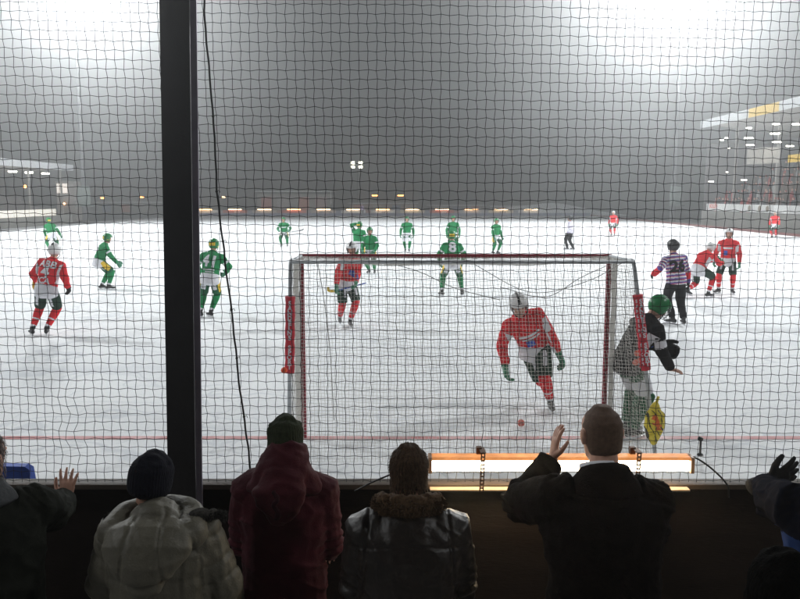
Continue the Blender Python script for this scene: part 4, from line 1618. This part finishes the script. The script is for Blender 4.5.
player('p', p, 6, dict(hz=.96, lean=8, side=-5, x=-.06, fl=(-.02, .16, .13), fr=(.10, -.08, .15), tl=(-.5, .8, 0), tr=(.2, 1, 0), hl=(-.50, .12, 1.06), hrt=(.28, .16, .86), pl=(-.7, -.9, -.5), hy=20), KIT_REF, 1.06, .011, False,
       'referee in a purple and white striped shirt seen from behind with a red armband', 'referees on the ice', extra=ex_ref, cat='referee')
player('p', at(570, 250), 60, dict(hz=.97, lean=3, fl=(-.08, .12, .13), fr=(.10, -.14, .13), hl=(-.22, .1, .9), hrt=(.28, .1, .86)), dict(KIT_REF, jersey=[WHITE, mat('pale_purple_cloth', (.45, .4, .55), .7), WHITE]), 1.0, .016, False,
       'far referee in a pale shirt and dark trousers near the middle of the ice', 'referees on the ice', cat='referee')

# goalkeeper
p = at(631, 438)


def ex_keep(J, jo, b, root):
    M = J['M']
    bm = bmesh.new()
    for i in range(3):
        c = J['P'] + M @ V((.215, -.06 + i * .02, .06 - .05 * i))
        ball(bm, c + M @ V((0, .06 * (i % 2), 0)), .045, 2, (.4, 1, .8))
    fin(bm, 'orange_badge', ORANGE, jo, True)
    lay(quad_geo(.12, .14), 'patch', WHITE, jo, b, J['P'] + M @ V((.6, 0, .26)), M @ V((0, 1, 0)), M @ V((0, 0, 1)), M @ V((-1, 0, 0)), .008)
    lay(quad_geo(.05, .16), 'patch', RED, jo, b, J['P'] + M @ V((.6, .07, .02)), M @ V((0, 1, 0)), M @ V((0, 0, 1)), M @ V((-1, 0, 0)), .008)
    # blocker board on the glove
    d = J['dl']
    bm = bmesh.new()
    loft(bm, [(J['hl'] - d * .06, .07, .06), (J['hl'] + d * .10, .10, .07), (J['hl'] + d * .24, .085, .05)], V((0, 0, 1)), 12, .6)
    g_ = fin(bm, 'catch_glove', GLOVEK, root, True)
    bm = bmesh.new()
    loft(bm, [(J['hl'] - d * .09, .055, .055), (J['hl'] - d * .06, .055, .055)], V((0, 0, 1)), 12, .2)
    fin(bm, 'cuff', BLUE, g_, True)


player('p', p, -74, dict(hz=.985, lean=32, y=-.08, fl=(-.13, .02, .13), fr=(.08, -.06, .13), tl=(.1, 1, 0), tr=(-.2, 1, 0), hl=(-.12, .40, 1.06), hrt=(.18, .38, .84), pl=(-.6, -.6, -.8), pr=(.6, -.8, -.4), dl=(.2, .9, -.35), dr=(-.1, 1, -.15), hp=32, hy=-4), KIT_KEEP, .99, .010, True,
       'goalkeeper in a green caged helmet and black jersey bending beside the right goal post', None, cat='goalkeeper', extra=ex_keep)

# figure in purple by the far board
PKIT = dict(kind='ref', jersey=[mat('lilac_cloth', (.45, .34, .52), .7)] * 3, shorts=[mat('grey_cloth', (.14, .14, .15), .8)], socks=[BLACKC], helmet=mat('lilac_helmet', (.5, .4, .56), .5), glove=GLOVEK, gs=1.0)
player('p', D(362, 219, 112), 180, dict(hz=.97, fl=(-.1, 0, .13), fr=(.1, 0, .13), hl=(-.28, .1, .85), hrt=(.28, .1, .85)), PKIT, 1.0, .02, False,
       'tiny figure in lilac and grey standing at the far lit advert boards', None, cat='bystander')
# ---------------------------------------------------------------- spectators behind the board
JEANS = mat('dark_denim', (.03, .035, .06), .8, bump=.3, bs=90)
SHOEM = mat('dark_shoe', (.02, .018, .016), .5)
DUVET = mat('olive_grey_nylon', (.105, .096, .070), .55, var=.10, vs=9, bump=.25, bs=120, sheen=.05)
MAROON = mat('maroon_canvas', (.046, .004, .009), .8, var=.15, vs=9, bump=.3, bs=140, sheen=.05)
LEATH = mat('black_leather', (.014, .010, .009), .42, var=.3, vs=12, bump=.15, bs=90, spec=.3)
BLKCO = mat('black_wool_coat', (.007, .0055, .005), .9, var=.2, bump=.4, bs=150, spec=.03)
DKGRN = mat('dark_grey_green_cloth', (.012, .013, .010), .8, var=.2, bump=.3, bs=120, spec=.04)
NAVY = mat('navy_cloth', (.0035, .0045, .010), .95, var=.2, bs=120, spec=.02)
KNITN = mat('navy_knit', (.004, .0045, .010), .9, var=.2, vs=60, bump=.6, bs=160, sheen=.05, stretch=(1, 1, .25))
KNITG = mat('green_knit', (.022, .028, .013), .9, var=.25, vs=60, bump=.6, bs=160, sheen=.05, stretch=(1, 1, .25))
KNITK = mat('black_knit', (.003, .003, .003), .95, spec=.02, var=.2, vs=60, bump=.6, bs=160, stretch=(1, 1, .25))
FUR = mat('brown_fur', (.065, .036, .018), .9, var=.4, vs=90, sheen=.05)
FURD = mat('dark_fur', (.045, .042, .038), .9, var=.5, vs=60, sheen=.05)
HAIRB = mat('brown_hair', (.045, .024, .013), .75, var=.45, vs=110, bump=.6, bs=200, stretch=(1, 1, .15))
HAIRR = mat('reddish_hair', (.06, .03, .02), .5, var=.4, vs=110, bump=.5, bs=200, stretch=(1, 1, .15))
HAIRS = mat('shaved_hair', (.10, .062, .045), .7, var=.2, vs=60, bump=.3, bs=400)
FL = .10


def fbm(p, o=4):
    return noise.fractal(p, 1.0, 2.0, o)


def seg_t(c, a, b):
    d = b - a
    t = max(0, min(1, (c - a).dot(d) / d.length_squared))
    return (c - a - d * t).length, t


def fringe(bm, P, r, n, ln, rnd, down=.3):
    """short tufts round a path"""
    for i in range(n):
        f = rnd.random() * (len(P) - 1)
        k = int(f)
        c = P[k].lerp(P[k + 1], f - k)
        t = (P[k + 1] - P[k]).normalized()
        a = rnd.random() * 2 * PI
        u = t.orthogonal().normalized()
        w = t.cross(u)
        o = (u * math.cos(a) + w * math.sin(a)).normalized()
        tip = c + o * (r + ln * rnd.uniform(.5, 1.1)) + t * rnd.uniform(-1, 1) * ln + V((0, 0, -down * ln))
        s = t.cross(o) * .006
        b0 = c + o * r * .7
        v = [bm.verts.new(b0 + s), bm.verts.new(b0 - s), bm.verts.new(tip), bm.verts.new(b0 + t * .008)]
        bm.faces.new((v[0], v[1], v[2]))
        bm.faces.new((v[1], v[3], v[2]))
        bm.faces.new((v[3], v[0], v[2]))


def jacket(J, parent, m, name, b=1.0, sl=1.0, hem=-.28, vox=.009, fn=None, extra_geo=None, sm=4, shw=1.0):
    M, P = J['M'], J['P']
    sx = M @ V((1, 0, 0))
    bm = bmesh.new()
    loft(bm, [(P + M @ V((0, 0, hem)), .215 * b, .165 * b), (P, .205 * b, .155 * b), (J['waist'], .200 * b, .150 * b), (J['chest'], .222 * b, .160 * b), (P + M @ V((0, -.01, .415)), .205 * b * shw, .130 * b), (P + M @ V((0, -.01, .49)), .12 * b, .092 * b), (P + M @ V((0, 0, .535)), .078, .076)], sx, 20, .2)
    for S, E, Hn in (('sl', 'el', 'hl'), ('sr', 'er', 'hr')):
        inn = J[S] * .7 + J['sho'] * .3
        loft(bm, [(inn, .085 * sl, .085 * sl), (J[S], .088 * sl, .088 * sl), (J[S].lerp(J[E], .5), .078 * sl, .080 * sl), (J[E], .070 * sl, .072 * sl), (J[E].lerp(J[Hn], .5), .062 * sl, .062 * sl), (J[E].lerp(J[Hn], .93), .052 * sl, .050 * sl)], sx, 14, .3)
    if extra_geo:
        extra_geo(bm)
    me = sculpt(bm, vox, sm)
    if fn:
        displace(me, fn)
    return link(name, me, m if isinstance(m, list) else [m], parent)


def folds(J, amp=.010, seed=0.):
    def fn(c, n):
        arms = [seg_t(c, J[a], J[b]) for a, b in (('sl', 'el'), ('el', 'hl'), ('sr', 'er'), ('er', 'hr'))]
        near_el = min((c - J['el']).length, (c - J['er']).length)
        da = min(a[0] for a in arms)
        p = c + V((seed, 0, 0))
        r = 1 - abs(noise.noise(V((p.x * 5, p.y * 5, p.z * 9 + p.x * 4)))) * 2
        d = amp * (fbm(p * 6) * .9 + .8 * max(0, r) ** 3)
        d += amp * 1.2 * math.exp(-(near_el / .10) ** 2) * math.sin(c.z * 120 + 3 * noise.noise(c * 9))
        return d
    return fn


def lower(J, root):
    bm = bmesh.new()
    P = J['P']
    loft(bm, [(P + V((0, 0, -.10)), .155, .125), (P + V((0, 0, .06)), .165, .125)], (1, 0, 0), 14, .6)
    for Hp, K, A in (('hipl', 'kl', 'al'), ('hipr', 'kr', 'ar')):
        loft(bm, [(J[Hp], .10, .105), (J[Hp].lerp(J[K], .5), .088, .092), (J[K], .07, .072), (J[K].lerp(J[A], .4), .066, .068), (J[A] + V((0, 0, .01)), .062, .064)], (1, 0, 0), 12, .3)
    me = sculpt(bm, .014, 2)
    displace(me, lambda c, n: .008 * fbm(c * 8))
    link('trousers', me, [JEANS], root)
    for K, A, T in (('kl', 'al', 'tl'), ('kr', 'ar', 'tr')):
        t = J[T].normalized()
        bm = bmesh.new()
        a = J[A]
        loft(bm, [(a - t * .065 + V((0, 0, -.045)), .038, .042), (a + V((0, 0, -.035)), .044, .052), (a + t * .11 + V((0, 0, -.055)), .046, .034), (a + t * .19 + V((0, 0, -.065)), .036, .022)], t.cross(V((0, 0, 1))), 10)
        link('shoe', sculpt(bm, .010, 2), [SHOEM], root)


def beanie(J, root, m, fold=True, hgt=.115, wide=1.0, low=-.035, dim=.0, lean=0):
    h = lambda x, y, z: J['head'] + J['H'] @ V((x, y, z))
    sd = J['H'] @ V((1, 0, 0))
    bm = bmesh.new()
    w = wide
    loft(bm, [(h(0, -.012, low), .084 * w, .106 * w), (h(0, -.010, low + .04), .089 * w, .110 * w), (h(0, -.008, .045), .088 * w, .108 * w), (h(0, -.010, .082), .074 * w, .092 * w), (h(0, -.014, hgt), .040 * w, .055 * w), (h(0, -.016, hgt + .012), .018, .022)], sd, 40, .4)
    me = sculpt(bm, .005, 3)
    s = dim

    def fn(c, n):
        l = J['H'].inverted() @ (c - J['head'])
        a = math.atan2(l.x, l.y)
        return .0014 * math.sin(a * 46) * max(0, 1 - max(0, l.z - .03) * 9) + .006 * noise.noise(c * 13 + V((s, 0, 0))) + (.010 * noise.noise(c * 26) if l.z > .07 else 0)
    displace(me, fn)
    o = link('knit_cap', me, [m], root)
    if fold:
        bm = bmesh.new()
        loft(bm, [(h(0, -.014, low - .022), .089 * w, .111 * w), (h(0, -.013, low), .093 * w, .115 * w), (h(0, -.012, low + .032), .094 * w, .116 * w), (h(0, -.011, low + .042), .090 * w, .112 * w)], sd, 44, .15)
        me = sculpt(bm, .005, 2)
        displace(me, lambda c, n: .0016 * math.sin(math.atan2((c - J['head']).x, (c - J['head']).y) * 46) + .003 * noise.noise(c * 18))
        link('cap_fold', me, [m], o)
    return o


def hair(J, root, m, long=.0, amp=.006, top=.012, name='hair', seed=0):
    Hi = J['H'].inverted()
    h = lambda x, y, z: J['head'] + J['H'] @ V((x, y, z))
    sd = J['H'] @ V((1, 0, 0))
    bm = bmesh.new()
    e = top
    loft(bm, [(h(0, -.040, -.055), .062 + e, .055 + e), (h(0, -.026, -.01), .071 + e, .074 + e), (h(0, -.012, .045), .073 + e, .090 + e), (h(0, -.008, .085), .058 + e, .076 + e), (h(0, -.008, .108), .034 + e, .046 + e)], sd, 26, .45)
    me = sculpt(bm, .0055, 2)

    def fn(c, n):
        l = Hi @ (c - J['head'])
        a = math.atan2(l.x, l.y)
        return amp * (noise.noise(V((a * 7 + seed, l.z * 12, 0))) + .7 * noise.noise(V((a * 22 + l.z * 20, l.z * 16, seed))))
    displace(me, fn)
    o = link(name, me, [m], root)
    return o


def strands_hair(J, root, m, n=900, seed=1, ln=.03):
    """fine locks that break the outline"""
    rnd = random.Random(seed)
    bm = bmesh.new()
    for i in range(n):
        a = rnd.uniform(-PI, PI)
        z = rnd.uniform(-.07, .11)
        if abs(a) < .9 and z < .06:
            continue
        rx = .082 * math.sqrt(max(.06, 1 - max(0, (z - .03) / .095) ** 2))
        ry = rx * 1.2
        p = V((math.sin(a) * rx, math.cos(a) * ry - .010, z))
        nrm = V((math.sin(a), math.cos(a), max(0, z * 9))).normalized()
        t = V((rnd.uniform(-.5, .5), rnd.uniform(-.5, .2), -1)).normalized()
        t = (t - nrm * t.dot(nrm)).normalized()
        l = ln * rnd.uniform(.6, 1.3)
        q = p + t * l * .6 + nrm * .006
        e = p + t * l + nrm * rnd.uniform(.001, .010)
        s = nrm.cross(t) * .0022
        W = [J['head'] + J['H'] @ v for v in (p - s, p + s, q - s, q + s, e)]
        v = [bm.verts.new(x) for x in W]
        bm.faces.new((v[0], v[1], v[3], v[2]))
        bm.faces.new((v[2], v[3], v[4]))
    o = fin(bm, 'hair_locks', m, root)
    return o


def person(px, py_top, yd, q, label, scale=None, floor=FL, cat='spectator', xoff=0.0):
    """px,py_top: the top of the head in the photo; returns root, J, world->local"""
    top = D(px, py_top, yd)
    q.setdefault('az', .09)
    q.setdefault('hz', .93)
    J = skel(q)
    s = scale or (top.z - floor) / (J['head'].z + .118)
    root = empty('person', (top.x - J['head'].x * s, yd - J['head'].y * s, floor), 0, s)
    tag(root, label, cat, 'spectators behind the board')

    def loc(p):
        return (V(p) - V(root.location)) / s
    return root, loc, s


# 1. man in the hooded quilted jacket
q = dict(lean=5, hl=(-.28, .26, .88), hrt=(.28, .26, .88), pl=(-.5, -.8, -.3), pr=(.5, -.8, -.3), hp=10, hy=-24, hx=-.065)
root, loc, s = person(151, 453, 3.30, q, 'spectator in a dark knit cap and a hooded olive grey quilted jacket', 1.0)
q['hz'] = .93
J = skel(q)
sc = (D(151, 453, 3.30).z - FL) / (J['head'].z + .125)
root.scale = (sc,) * 3
root.location = (D(151, 453, 3.3).x - J['head'].x * sc, 3.3 - J['head'].y * sc, FL)
hands = [((J['hl'], J['dl'], V((0, -.2, -1)), V((.7, .4, 0))), dict(curl=30)), ((J['hr'], J['dr'], V((0, -.2, -1)), V((-.7, .4, 0))), dict(curl=30))]
body(J, 'body', root, .0065, hands)
eyes(J, root)
lower(J, root)


def quilt(c, n):
    arms = [seg_t(c, J[a], J[b]) for a, b in (('sl', 'el'), ('el', 'hl'), ('sr', 'er'), ('er', 'hr'))]
    k = min(range(4), key=lambda i: arms[i][0])
    on_arm = arms[k][0] < .125 and abs(c.x - J['P'].x) > .20
    w = .055 * noise.noise(c * 4.5)
    if on_arm:
        u = ((arms[k][1] * .29 + (.29 if k in (1, 3) else 0)) + w) / .115
    else:
        u = (c.z + w + .04 * abs(c.x)) / .15
    f = abs((u - math.floor(u)) - .5) * 2                      # 1 at a seam
    d = -.014 * max(0, f - .45) ** 1.5 * 2.2
    if not on_arm:
        for xs in (-.145, .0, .145):
            d -= .006 * math.exp(-((c.x - J['P'].x - xs + w * .4) / .012) ** 2)
        d -= .018 * math.exp(-((abs(c.x - J['P'].x) - .235) / .014) ** 2)
    d += .008 * fbm(c * 7) + .007 * max(0, 1 - 2.4 * abs(noise.noise(V((c.x * 13, c.y * 13, c.z * 5))))) * (f + .2)
    return d


jo = jacket(J, root, DUVET, 'quilted_jacket', 1.22, 1.32, -.22, .008, quilt, shw=1.08)
# hood lying down the back
P, M = J['P'], J['M']
bm = bmesh.new()
loft(bm, [(P + M @ V((0, -.12, .50)), .15, .05), (P + M @ V((0, -.165, .475)), .195, .075), (P + M @ V((0, -.205, .42)), .205, .085), (P + M @ V((0, -.23, .35)), .165, .085), (P + M @ V((0, -.235, .28)), .11, .065), (P + M @ V((0, -.225, .24)), .07, .045)], (1, 0, 0), 26, .6)
loft(bm, [(p, .07, .07) for p in bez([P + M @ V((-.19, -.12, .46)), P + M @ V((-.14, .03, .50)), P + M @ V((0, .11, .50)), P + M @ V((.14, .03, .50)), P + M @ V((.19, -.12, .46))], 5)], (0, 0, 1), 12)
loft(bm, [(P + M @ V((0, -.06, .50)), .12, .11), (P + M @ V((0, -.02, .52)), .10, .09)], (1, 0, 0), 18)
hm_ = sculpt(bm, .008, 4)


def hoodfn(c, n):
    l = c - P
    d = .007 * fbm(c * 7) - .008 * math.exp(-((abs(l.x) - .085 + .12 * (l.z - .4)) / .010) ** 2) * (1 if l.y < -.05 else 0)
    d += .005 * max(0, 1 - 2.6 * abs(noise.noise(V((l.x * 6 + l.z * 10, l.z * 6 - abs(l.x) * 9, 2.)))))
    d -= .022 * math.exp(-((l.z - .29 - .35 * l.x * l.x) / .018) ** 2) * (1 if l.y < -.2 else 0)
    return d


displace(hm_, hoodfn)
ho = link('hood', hm_, [DUVET], root)
rnd = random.Random(2)
bm = bmesh.new()
for s_ in (-1, 1):
    pth = bez([P + M @ V((s_ * .18, -.08, .53)), P + M @ V((s_ * .24, -.04, .52)), P + M @ V((s_ * .27, .01, .505)), P + M @ V((s_ * .30, .04, .49))] if s_ > 0 else [P + M @ V((-.18, -.08, .50)), P + M @ V((-.22, -.03, .50)), P + M @ V((-.24, .0, .495))], 5)
    np_ = len(pth)
    loft(bm, [(p + V((0, 0, .012 * noise.noise(p * 25))), (.034 + .012 * noise.noise(p * 22)) * (1 - .55 * i / np_), .024 * (1 - .4 * i / np_)) for i, p in enumerate(pth)], (0, 0, 1), 8)
    fringe(bm, pth, .018, 1100, .016, rnd)
fin(bm, 'fur_trim', FURD, ho)
loft_c = bmesh.new()
loft(loft_c, [(J['neck'] + V((0, -.01, -.02)), .080, .080), (J['neck'] + V((0, -.012, .035)), .076, .078)], (1, 0, 0), 20, .2)
fin(loft_c, 'collar', BLKCO, root, True)
beanie(J, root, KNITN, False, .122, 1.08, -.06, 3.)

# 2. maroon parka, green cap
q = dict(lean=8, y=-.04, hl=(-.20, .26, .90), hrt=(.20, .26, .90), pl=(-.25, -.9, -.5), pr=(.25, -.9, -.5), hp=12, hy=8, side=1)
J = skel(q)
root, loc, s = person(285, 416, 3.72, q, 'spectator in a maroon parka with a high collar and a green knit cap')
sc = s = (D(285, 416, 3.72).z - FL) / (J['head'].z + .122)
root.scale = (sc,) * 3
root.location = (D(285, 416, 3.72).x - J['head'].x * sc, 3.72 - J['head'].y * sc, FL)
body(J, 'body', root, .0065, [((J['hl'], J['dl'], V((0, -.2, -1)), V((.7, .4, 0))), dict(curl=30)), ((J['hr'], J['dr'], V((0, -.2, -1)), V((-.7, .4, 0))), dict(curl=30))])
eyes(J, root)
lower(J, root)
jacket(J, root, MAROON, 'parka', 1.07, 1.12, -.36, .008, folds(J, .012, 3.), shw=1.06)
P, M = J['P'], J['M']
bm = bmesh.new()
loft(bm, [(P + M @ V((0, -.045, .44)), .20, .13), (P + M @ V((0, -.045, .52)), .150, .125), (P + M @ V((0, -.02, .58)), .122, .122), (P + M @ V((0, .008, .615)), .108, .122), (P + M @ V((0, .015, .638)), .100, .118)], (1, 0, 0), 26, .2)
loft(bm, [(P + M @ V((0, -.13, .53)), .10, .05), (P + M @ V((0, -.185, .44)), .13, .06), (P + M @ V((0, -.19, .36)), .09, .045), (P + M @ V((0, -.18, .31)), .04, .03)], (1, 0, 0), 20, .6)
me = sculpt(bm, .008, 4)
displace(me, lambda c, n: .010 * fbm(c * 9 + V((5, 0, 0))) + .010 * max(0, 1 - 2.5 * abs(noise.noise(V((c.x * 6, c.y * 6, c.z * 16 + c.x * 5))))))
ho = link('hood', me, [MAROON], root)
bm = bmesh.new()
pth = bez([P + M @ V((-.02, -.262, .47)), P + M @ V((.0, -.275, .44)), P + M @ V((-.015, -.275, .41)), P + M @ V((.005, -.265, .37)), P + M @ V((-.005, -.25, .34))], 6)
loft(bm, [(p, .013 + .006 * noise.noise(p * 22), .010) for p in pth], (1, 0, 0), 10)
fin(bm, 'hood_shade_strip', mat('maroon_shade', (.02, .003, .006), .9), ho, True)  # dark strip modelled in place of the shadow down the hood's back
beanie(J, root, KNITG, False, .114, 1.05, -.075, 8.)

# 3. leather jacket
q = dict(lean=7, hl=(-.20, .30, .92), hrt=(.20, .30, .92), pl=(-.35, -.8, -.6), pr=(.35, -.8, -.6), hp=6, hy=-2)
J = skel(q)
root, loc, s = person(409, 446, 3.25, q, 'brown haired spectator in a black leather jacket with a brown fur collar')
body(J, 'body', root, .0065, [((J['hl'], J['dl'], V((0, -.2, -1)), V((.7, .4, 0))), dict(curl=30)), ((J['hr'], J['dr'], V((0, -.2, -1)), V((-.7, .4, 0))), dict(curl=30))])
eyes(J, root)
lower(J, root)


def leath(c, n):
    f = folds(J, .009, 9.)(c, n)
    l = c - J['P']
    f += .004 * max(0, 1 - 2.6 * abs(noise.noise(V((l.x * 5 - l.z * 6, l.y * 6, l.z * 11 + l.x * 6 + 4)))))
    f -= .006 * math.exp(-((l.z - .385 - .02 * math.cos(l.x * 9)) / .006) ** 2) * (1 if l.y < 0 else 0)
    f -= .007 * math.exp(-((abs(l.x) - .195 + .10 * (l.z - .3)) / .008) ** 2)
    return f


jacket(J, root, LEATH, 'leather_jacket', 1.13, 1.16, -.14, .0075, leath, shw=1.10)
P, M = J['P'], J['M']
bm = bmesh.new()
ring = [P + M @ V((math.sin(a) * .128, -.005 - math.cos(a) * .105, .525 + .028 * math.cos(a) + .012 * abs(math.sin(a)))) for a in np.linspace(-2.6, 2.6, 26)]
loft(bm, [(p, .052, .036) for p in ring], (0, 0, 1), 12, .8)
me = sculpt(bm, .006, 2)
displace(me, lambda c, n: .010 * noise.noise(c * 38) + .006 * noise.noise(c * 80))
co = link('fur_collar', me, [FUR], root)
bm = bmesh.new()
fringe(bm, ring, .040, 2600, .014, random.Random(7), .2)
fin(bm, 'fur_tufts', FUR, co)
hr_ = hair(J, root, HAIRB, .0, .007, .014, seed=2)
strands_hair(J, hr_, HAIRB, 1800, 4)

# 4. clapping man with shaved head
q = dict(lean=6, hl=(-.24, .36, 1.54), hrt=(.06, .34, 1.44), pl=(-1, -.1, -.9), pr=(1, -.1, -.7), hp=4, hy=10)
q['dl'] = (.12, .05, 1)
q['dr'] = (-.5, .15, .85)
J = skel(q)
root, loc, s = person(602, 406, 3.20, q, 'clapping spectator with a shaved head and a black coat, beside the lit strip lamp')
sc = (D(602, 406, 3.20).z - FL) / (J['head'].z + .114)
hw = D(553, 458, 3.2 + .36)
q['hl'] = tuple((hw - V((root.location))) / sc)
q['hrt'] = (.02, .36, q['hl'][2] - .20)
J = skel(q)
body(J, 'body', root, .006, [((J['hl'], J['dl'], V((1, .1, 0)), V((0, -.9, .3))), dict(curl=10, spread=3, s=1.0)), ((J['hr'], J['dr'], V((-1, .1, .3)), V((0, -.9, .3))), dict(curl=12, spread=3))])
eyes(J, root)
lower(J, root)
jacket(J, root, BLKCO, 'coat', 1.10, 1.12, -.40, .008, folds(J, .012, 14.), shw=1.08)
P, M = J['P'], J['M']
bm = bmesh.new()
loft(bm, [(P + M @ V((0, -.02, .47)), .16, .12), (P + M @ V((0, -.025, .53)), .115, .105), (P + M @ V((0, -.02, .565)), .092, .092)], (1, 0, 0), 22, .2)
me = sculpt(bm, .007, 2)
displace(me, lambda c, n: .006 * fbm(c * 10))
link('coat_collar', me, [BLKCO], root)
bm = bmesh.new()
loft(bm, [(P + M @ V((-.016, .0, .53)), .080, .084), (P + M @ V((-.02, .012, .572)), .076, .078)], (1, 0, .25), 22, .1)
fin(bm, 'shirt_collar', WHITE, root, True)
hair(J, root, HAIRS, .0, .0008, .004, 'cropped_hair', 5)

# 5. leftmost man with a hand on the net
q = dict(lean=6, hl=(-.28, .36, 1.0), hrt=(.3, .4, 1.2), pl=(-1, -.3, -.4), pr=(.5, -.1, -1), hp=4, hy=-12)
J = skel(q)
root, loc, s = person(-9, 432, 3.25, q, 'spectator at the left edge in a dark coat with a bare hand on the net')
sc = (D(-9, 432, 3.25).z - FL) / (J['head'].z + .125)
hw = D(84, 497, NY - .16)
q['hrt'] = tuple((hw - V(root.location)) / sc)
q['dr'] = (.06, .22, 1)
q['x'] = 0
# the near shoulder swings towards the net
q['twist'] = 34
J = skel(q)
body(J, 'body', root, .0055, [((J['hr'], J['dr'], V((0, 1, -.1)), V((-1, .1, .2))), dict(curl=8, spread=9, s=1.02)), ((J['hl'], J['dl'], V((0, -.2, -1)), V((.7, .4, 0))), dict(curl=30))])
eyes(J, root)
lower(J, root)
jacket(J, root, DKGRN, 'coat', 1.12, 1.22, -.36, .009, folds(J, .013, 21.), shw=1.08)
P, M = J['P'], J['M']
bm = bmesh.new()
loft(bm, [(P + M @ V((0, -.02, .50)), .15, .12), (P + M @ V((0, -.015, .585)), .098, .098)], (1, 0, 0), 22, .3)
me = sculpt(bm, .008, 2)
displace(me, lambda c, n: .010 * fbm(c * 10))
link('grey_collar', me, [mat('grey_fleece', (.06, .062, .065), .9, bump=.5)], root)
h_ = hair(J, root, HAIRR, .0, .006, .010, seed=9)
strands_hair(J, h_, HAIRR, 900, 8)

# 6. person at the right edge with a black glove raised
q = dict(lean=6, hl=(-.3, .4, 1.2), hrt=(.28, .36, 1.0), pl=(-.55, .1, -1), pr=(1, -.3, -.4), hp=4, hy=14)
J = skel(q)
root, loc, s = person(842, 425, 3.2, q, 'spectator at the right edge in a navy jacket with a black glove raised', xoff=0)
sc = (D(842, 425, 3.2).z - FL) / (J['head'].z + .125)
hw = D(757, 480, NY - .42)
q['hl'] = tuple((hw - V(root.location)) / sc)
q['dl'] = (.94, .12, .34)
q['twist'] = -20
J = skel(q)
body(J, 'body', root, .007, [((J['hr'], J['dr'], V((0, -.2, -1)), V((-.7, .4, 0))), dict(curl=30))])
eyes(J, root)
lower(J, root)
jo = jacket(J, root, [NAVY, mat('blue_nylon', (.012, .03, .10), .8, spec=.05)], 'jacket', 1.10, 1.20, -.30, .009, folds(J, .013, 31.), shw=1.06)
P, M = J['P'], J['M']
Mi = M.inverted()
paint(jo.data, lambda c, n: (lambda l: 1 if -.27 < l.x < -.175 and -.2 < l.z < .32 else 0)(Mi @ (c - P)))
bm = bmesh.new()
hand(bm, J['hl'] + J['dl'] * .03, J['dl'], V((.2, 1, .3)), V((-.3, 0, 1)), s=1.12, curl=10, spread=10, fat=1.35)
loft(bm, [(J['hl'] - J['dl'] * .06, .05, .045), (J['hl'] + J['dl'] * .05, .042, .036)], (0, 1, 0), 12, .5)
me = sculpt(bm, .006, 2)
link('glove', me, [GLOVEK], root)
beanie(J, root, KNITK, True, .118, 1.05, -.04, 4.)

# 7. black cap in the near right corner
q = dict(lean=4, hl=(-.26, .3, .96), hrt=(.26, .3, .96))
J = skel(q)
root, loc, s = person(790, 557, 1.75, q, 'near spectator in a black knit cap filling the bottom right corner', floor=.37)
body(J, 'body', root, .008, [((J['hl'], J['dl'], V((0, -.2, -1)), V((.7, .4, 0))), dict(curl=30)), ((J['hr'], J['dr'], V((0, -.2, -1)), V((-.7, .4, 0))), dict(curl=30))])
eyes(J, root)
lower(J, root)
jacket(J, root, BLKCO, 'coat', 1.08, 1.12, -.36, .010, folds(J, .012, 41.))
beanie(J, root, KNITK, True, .118, 1.12, -.04, 6.)
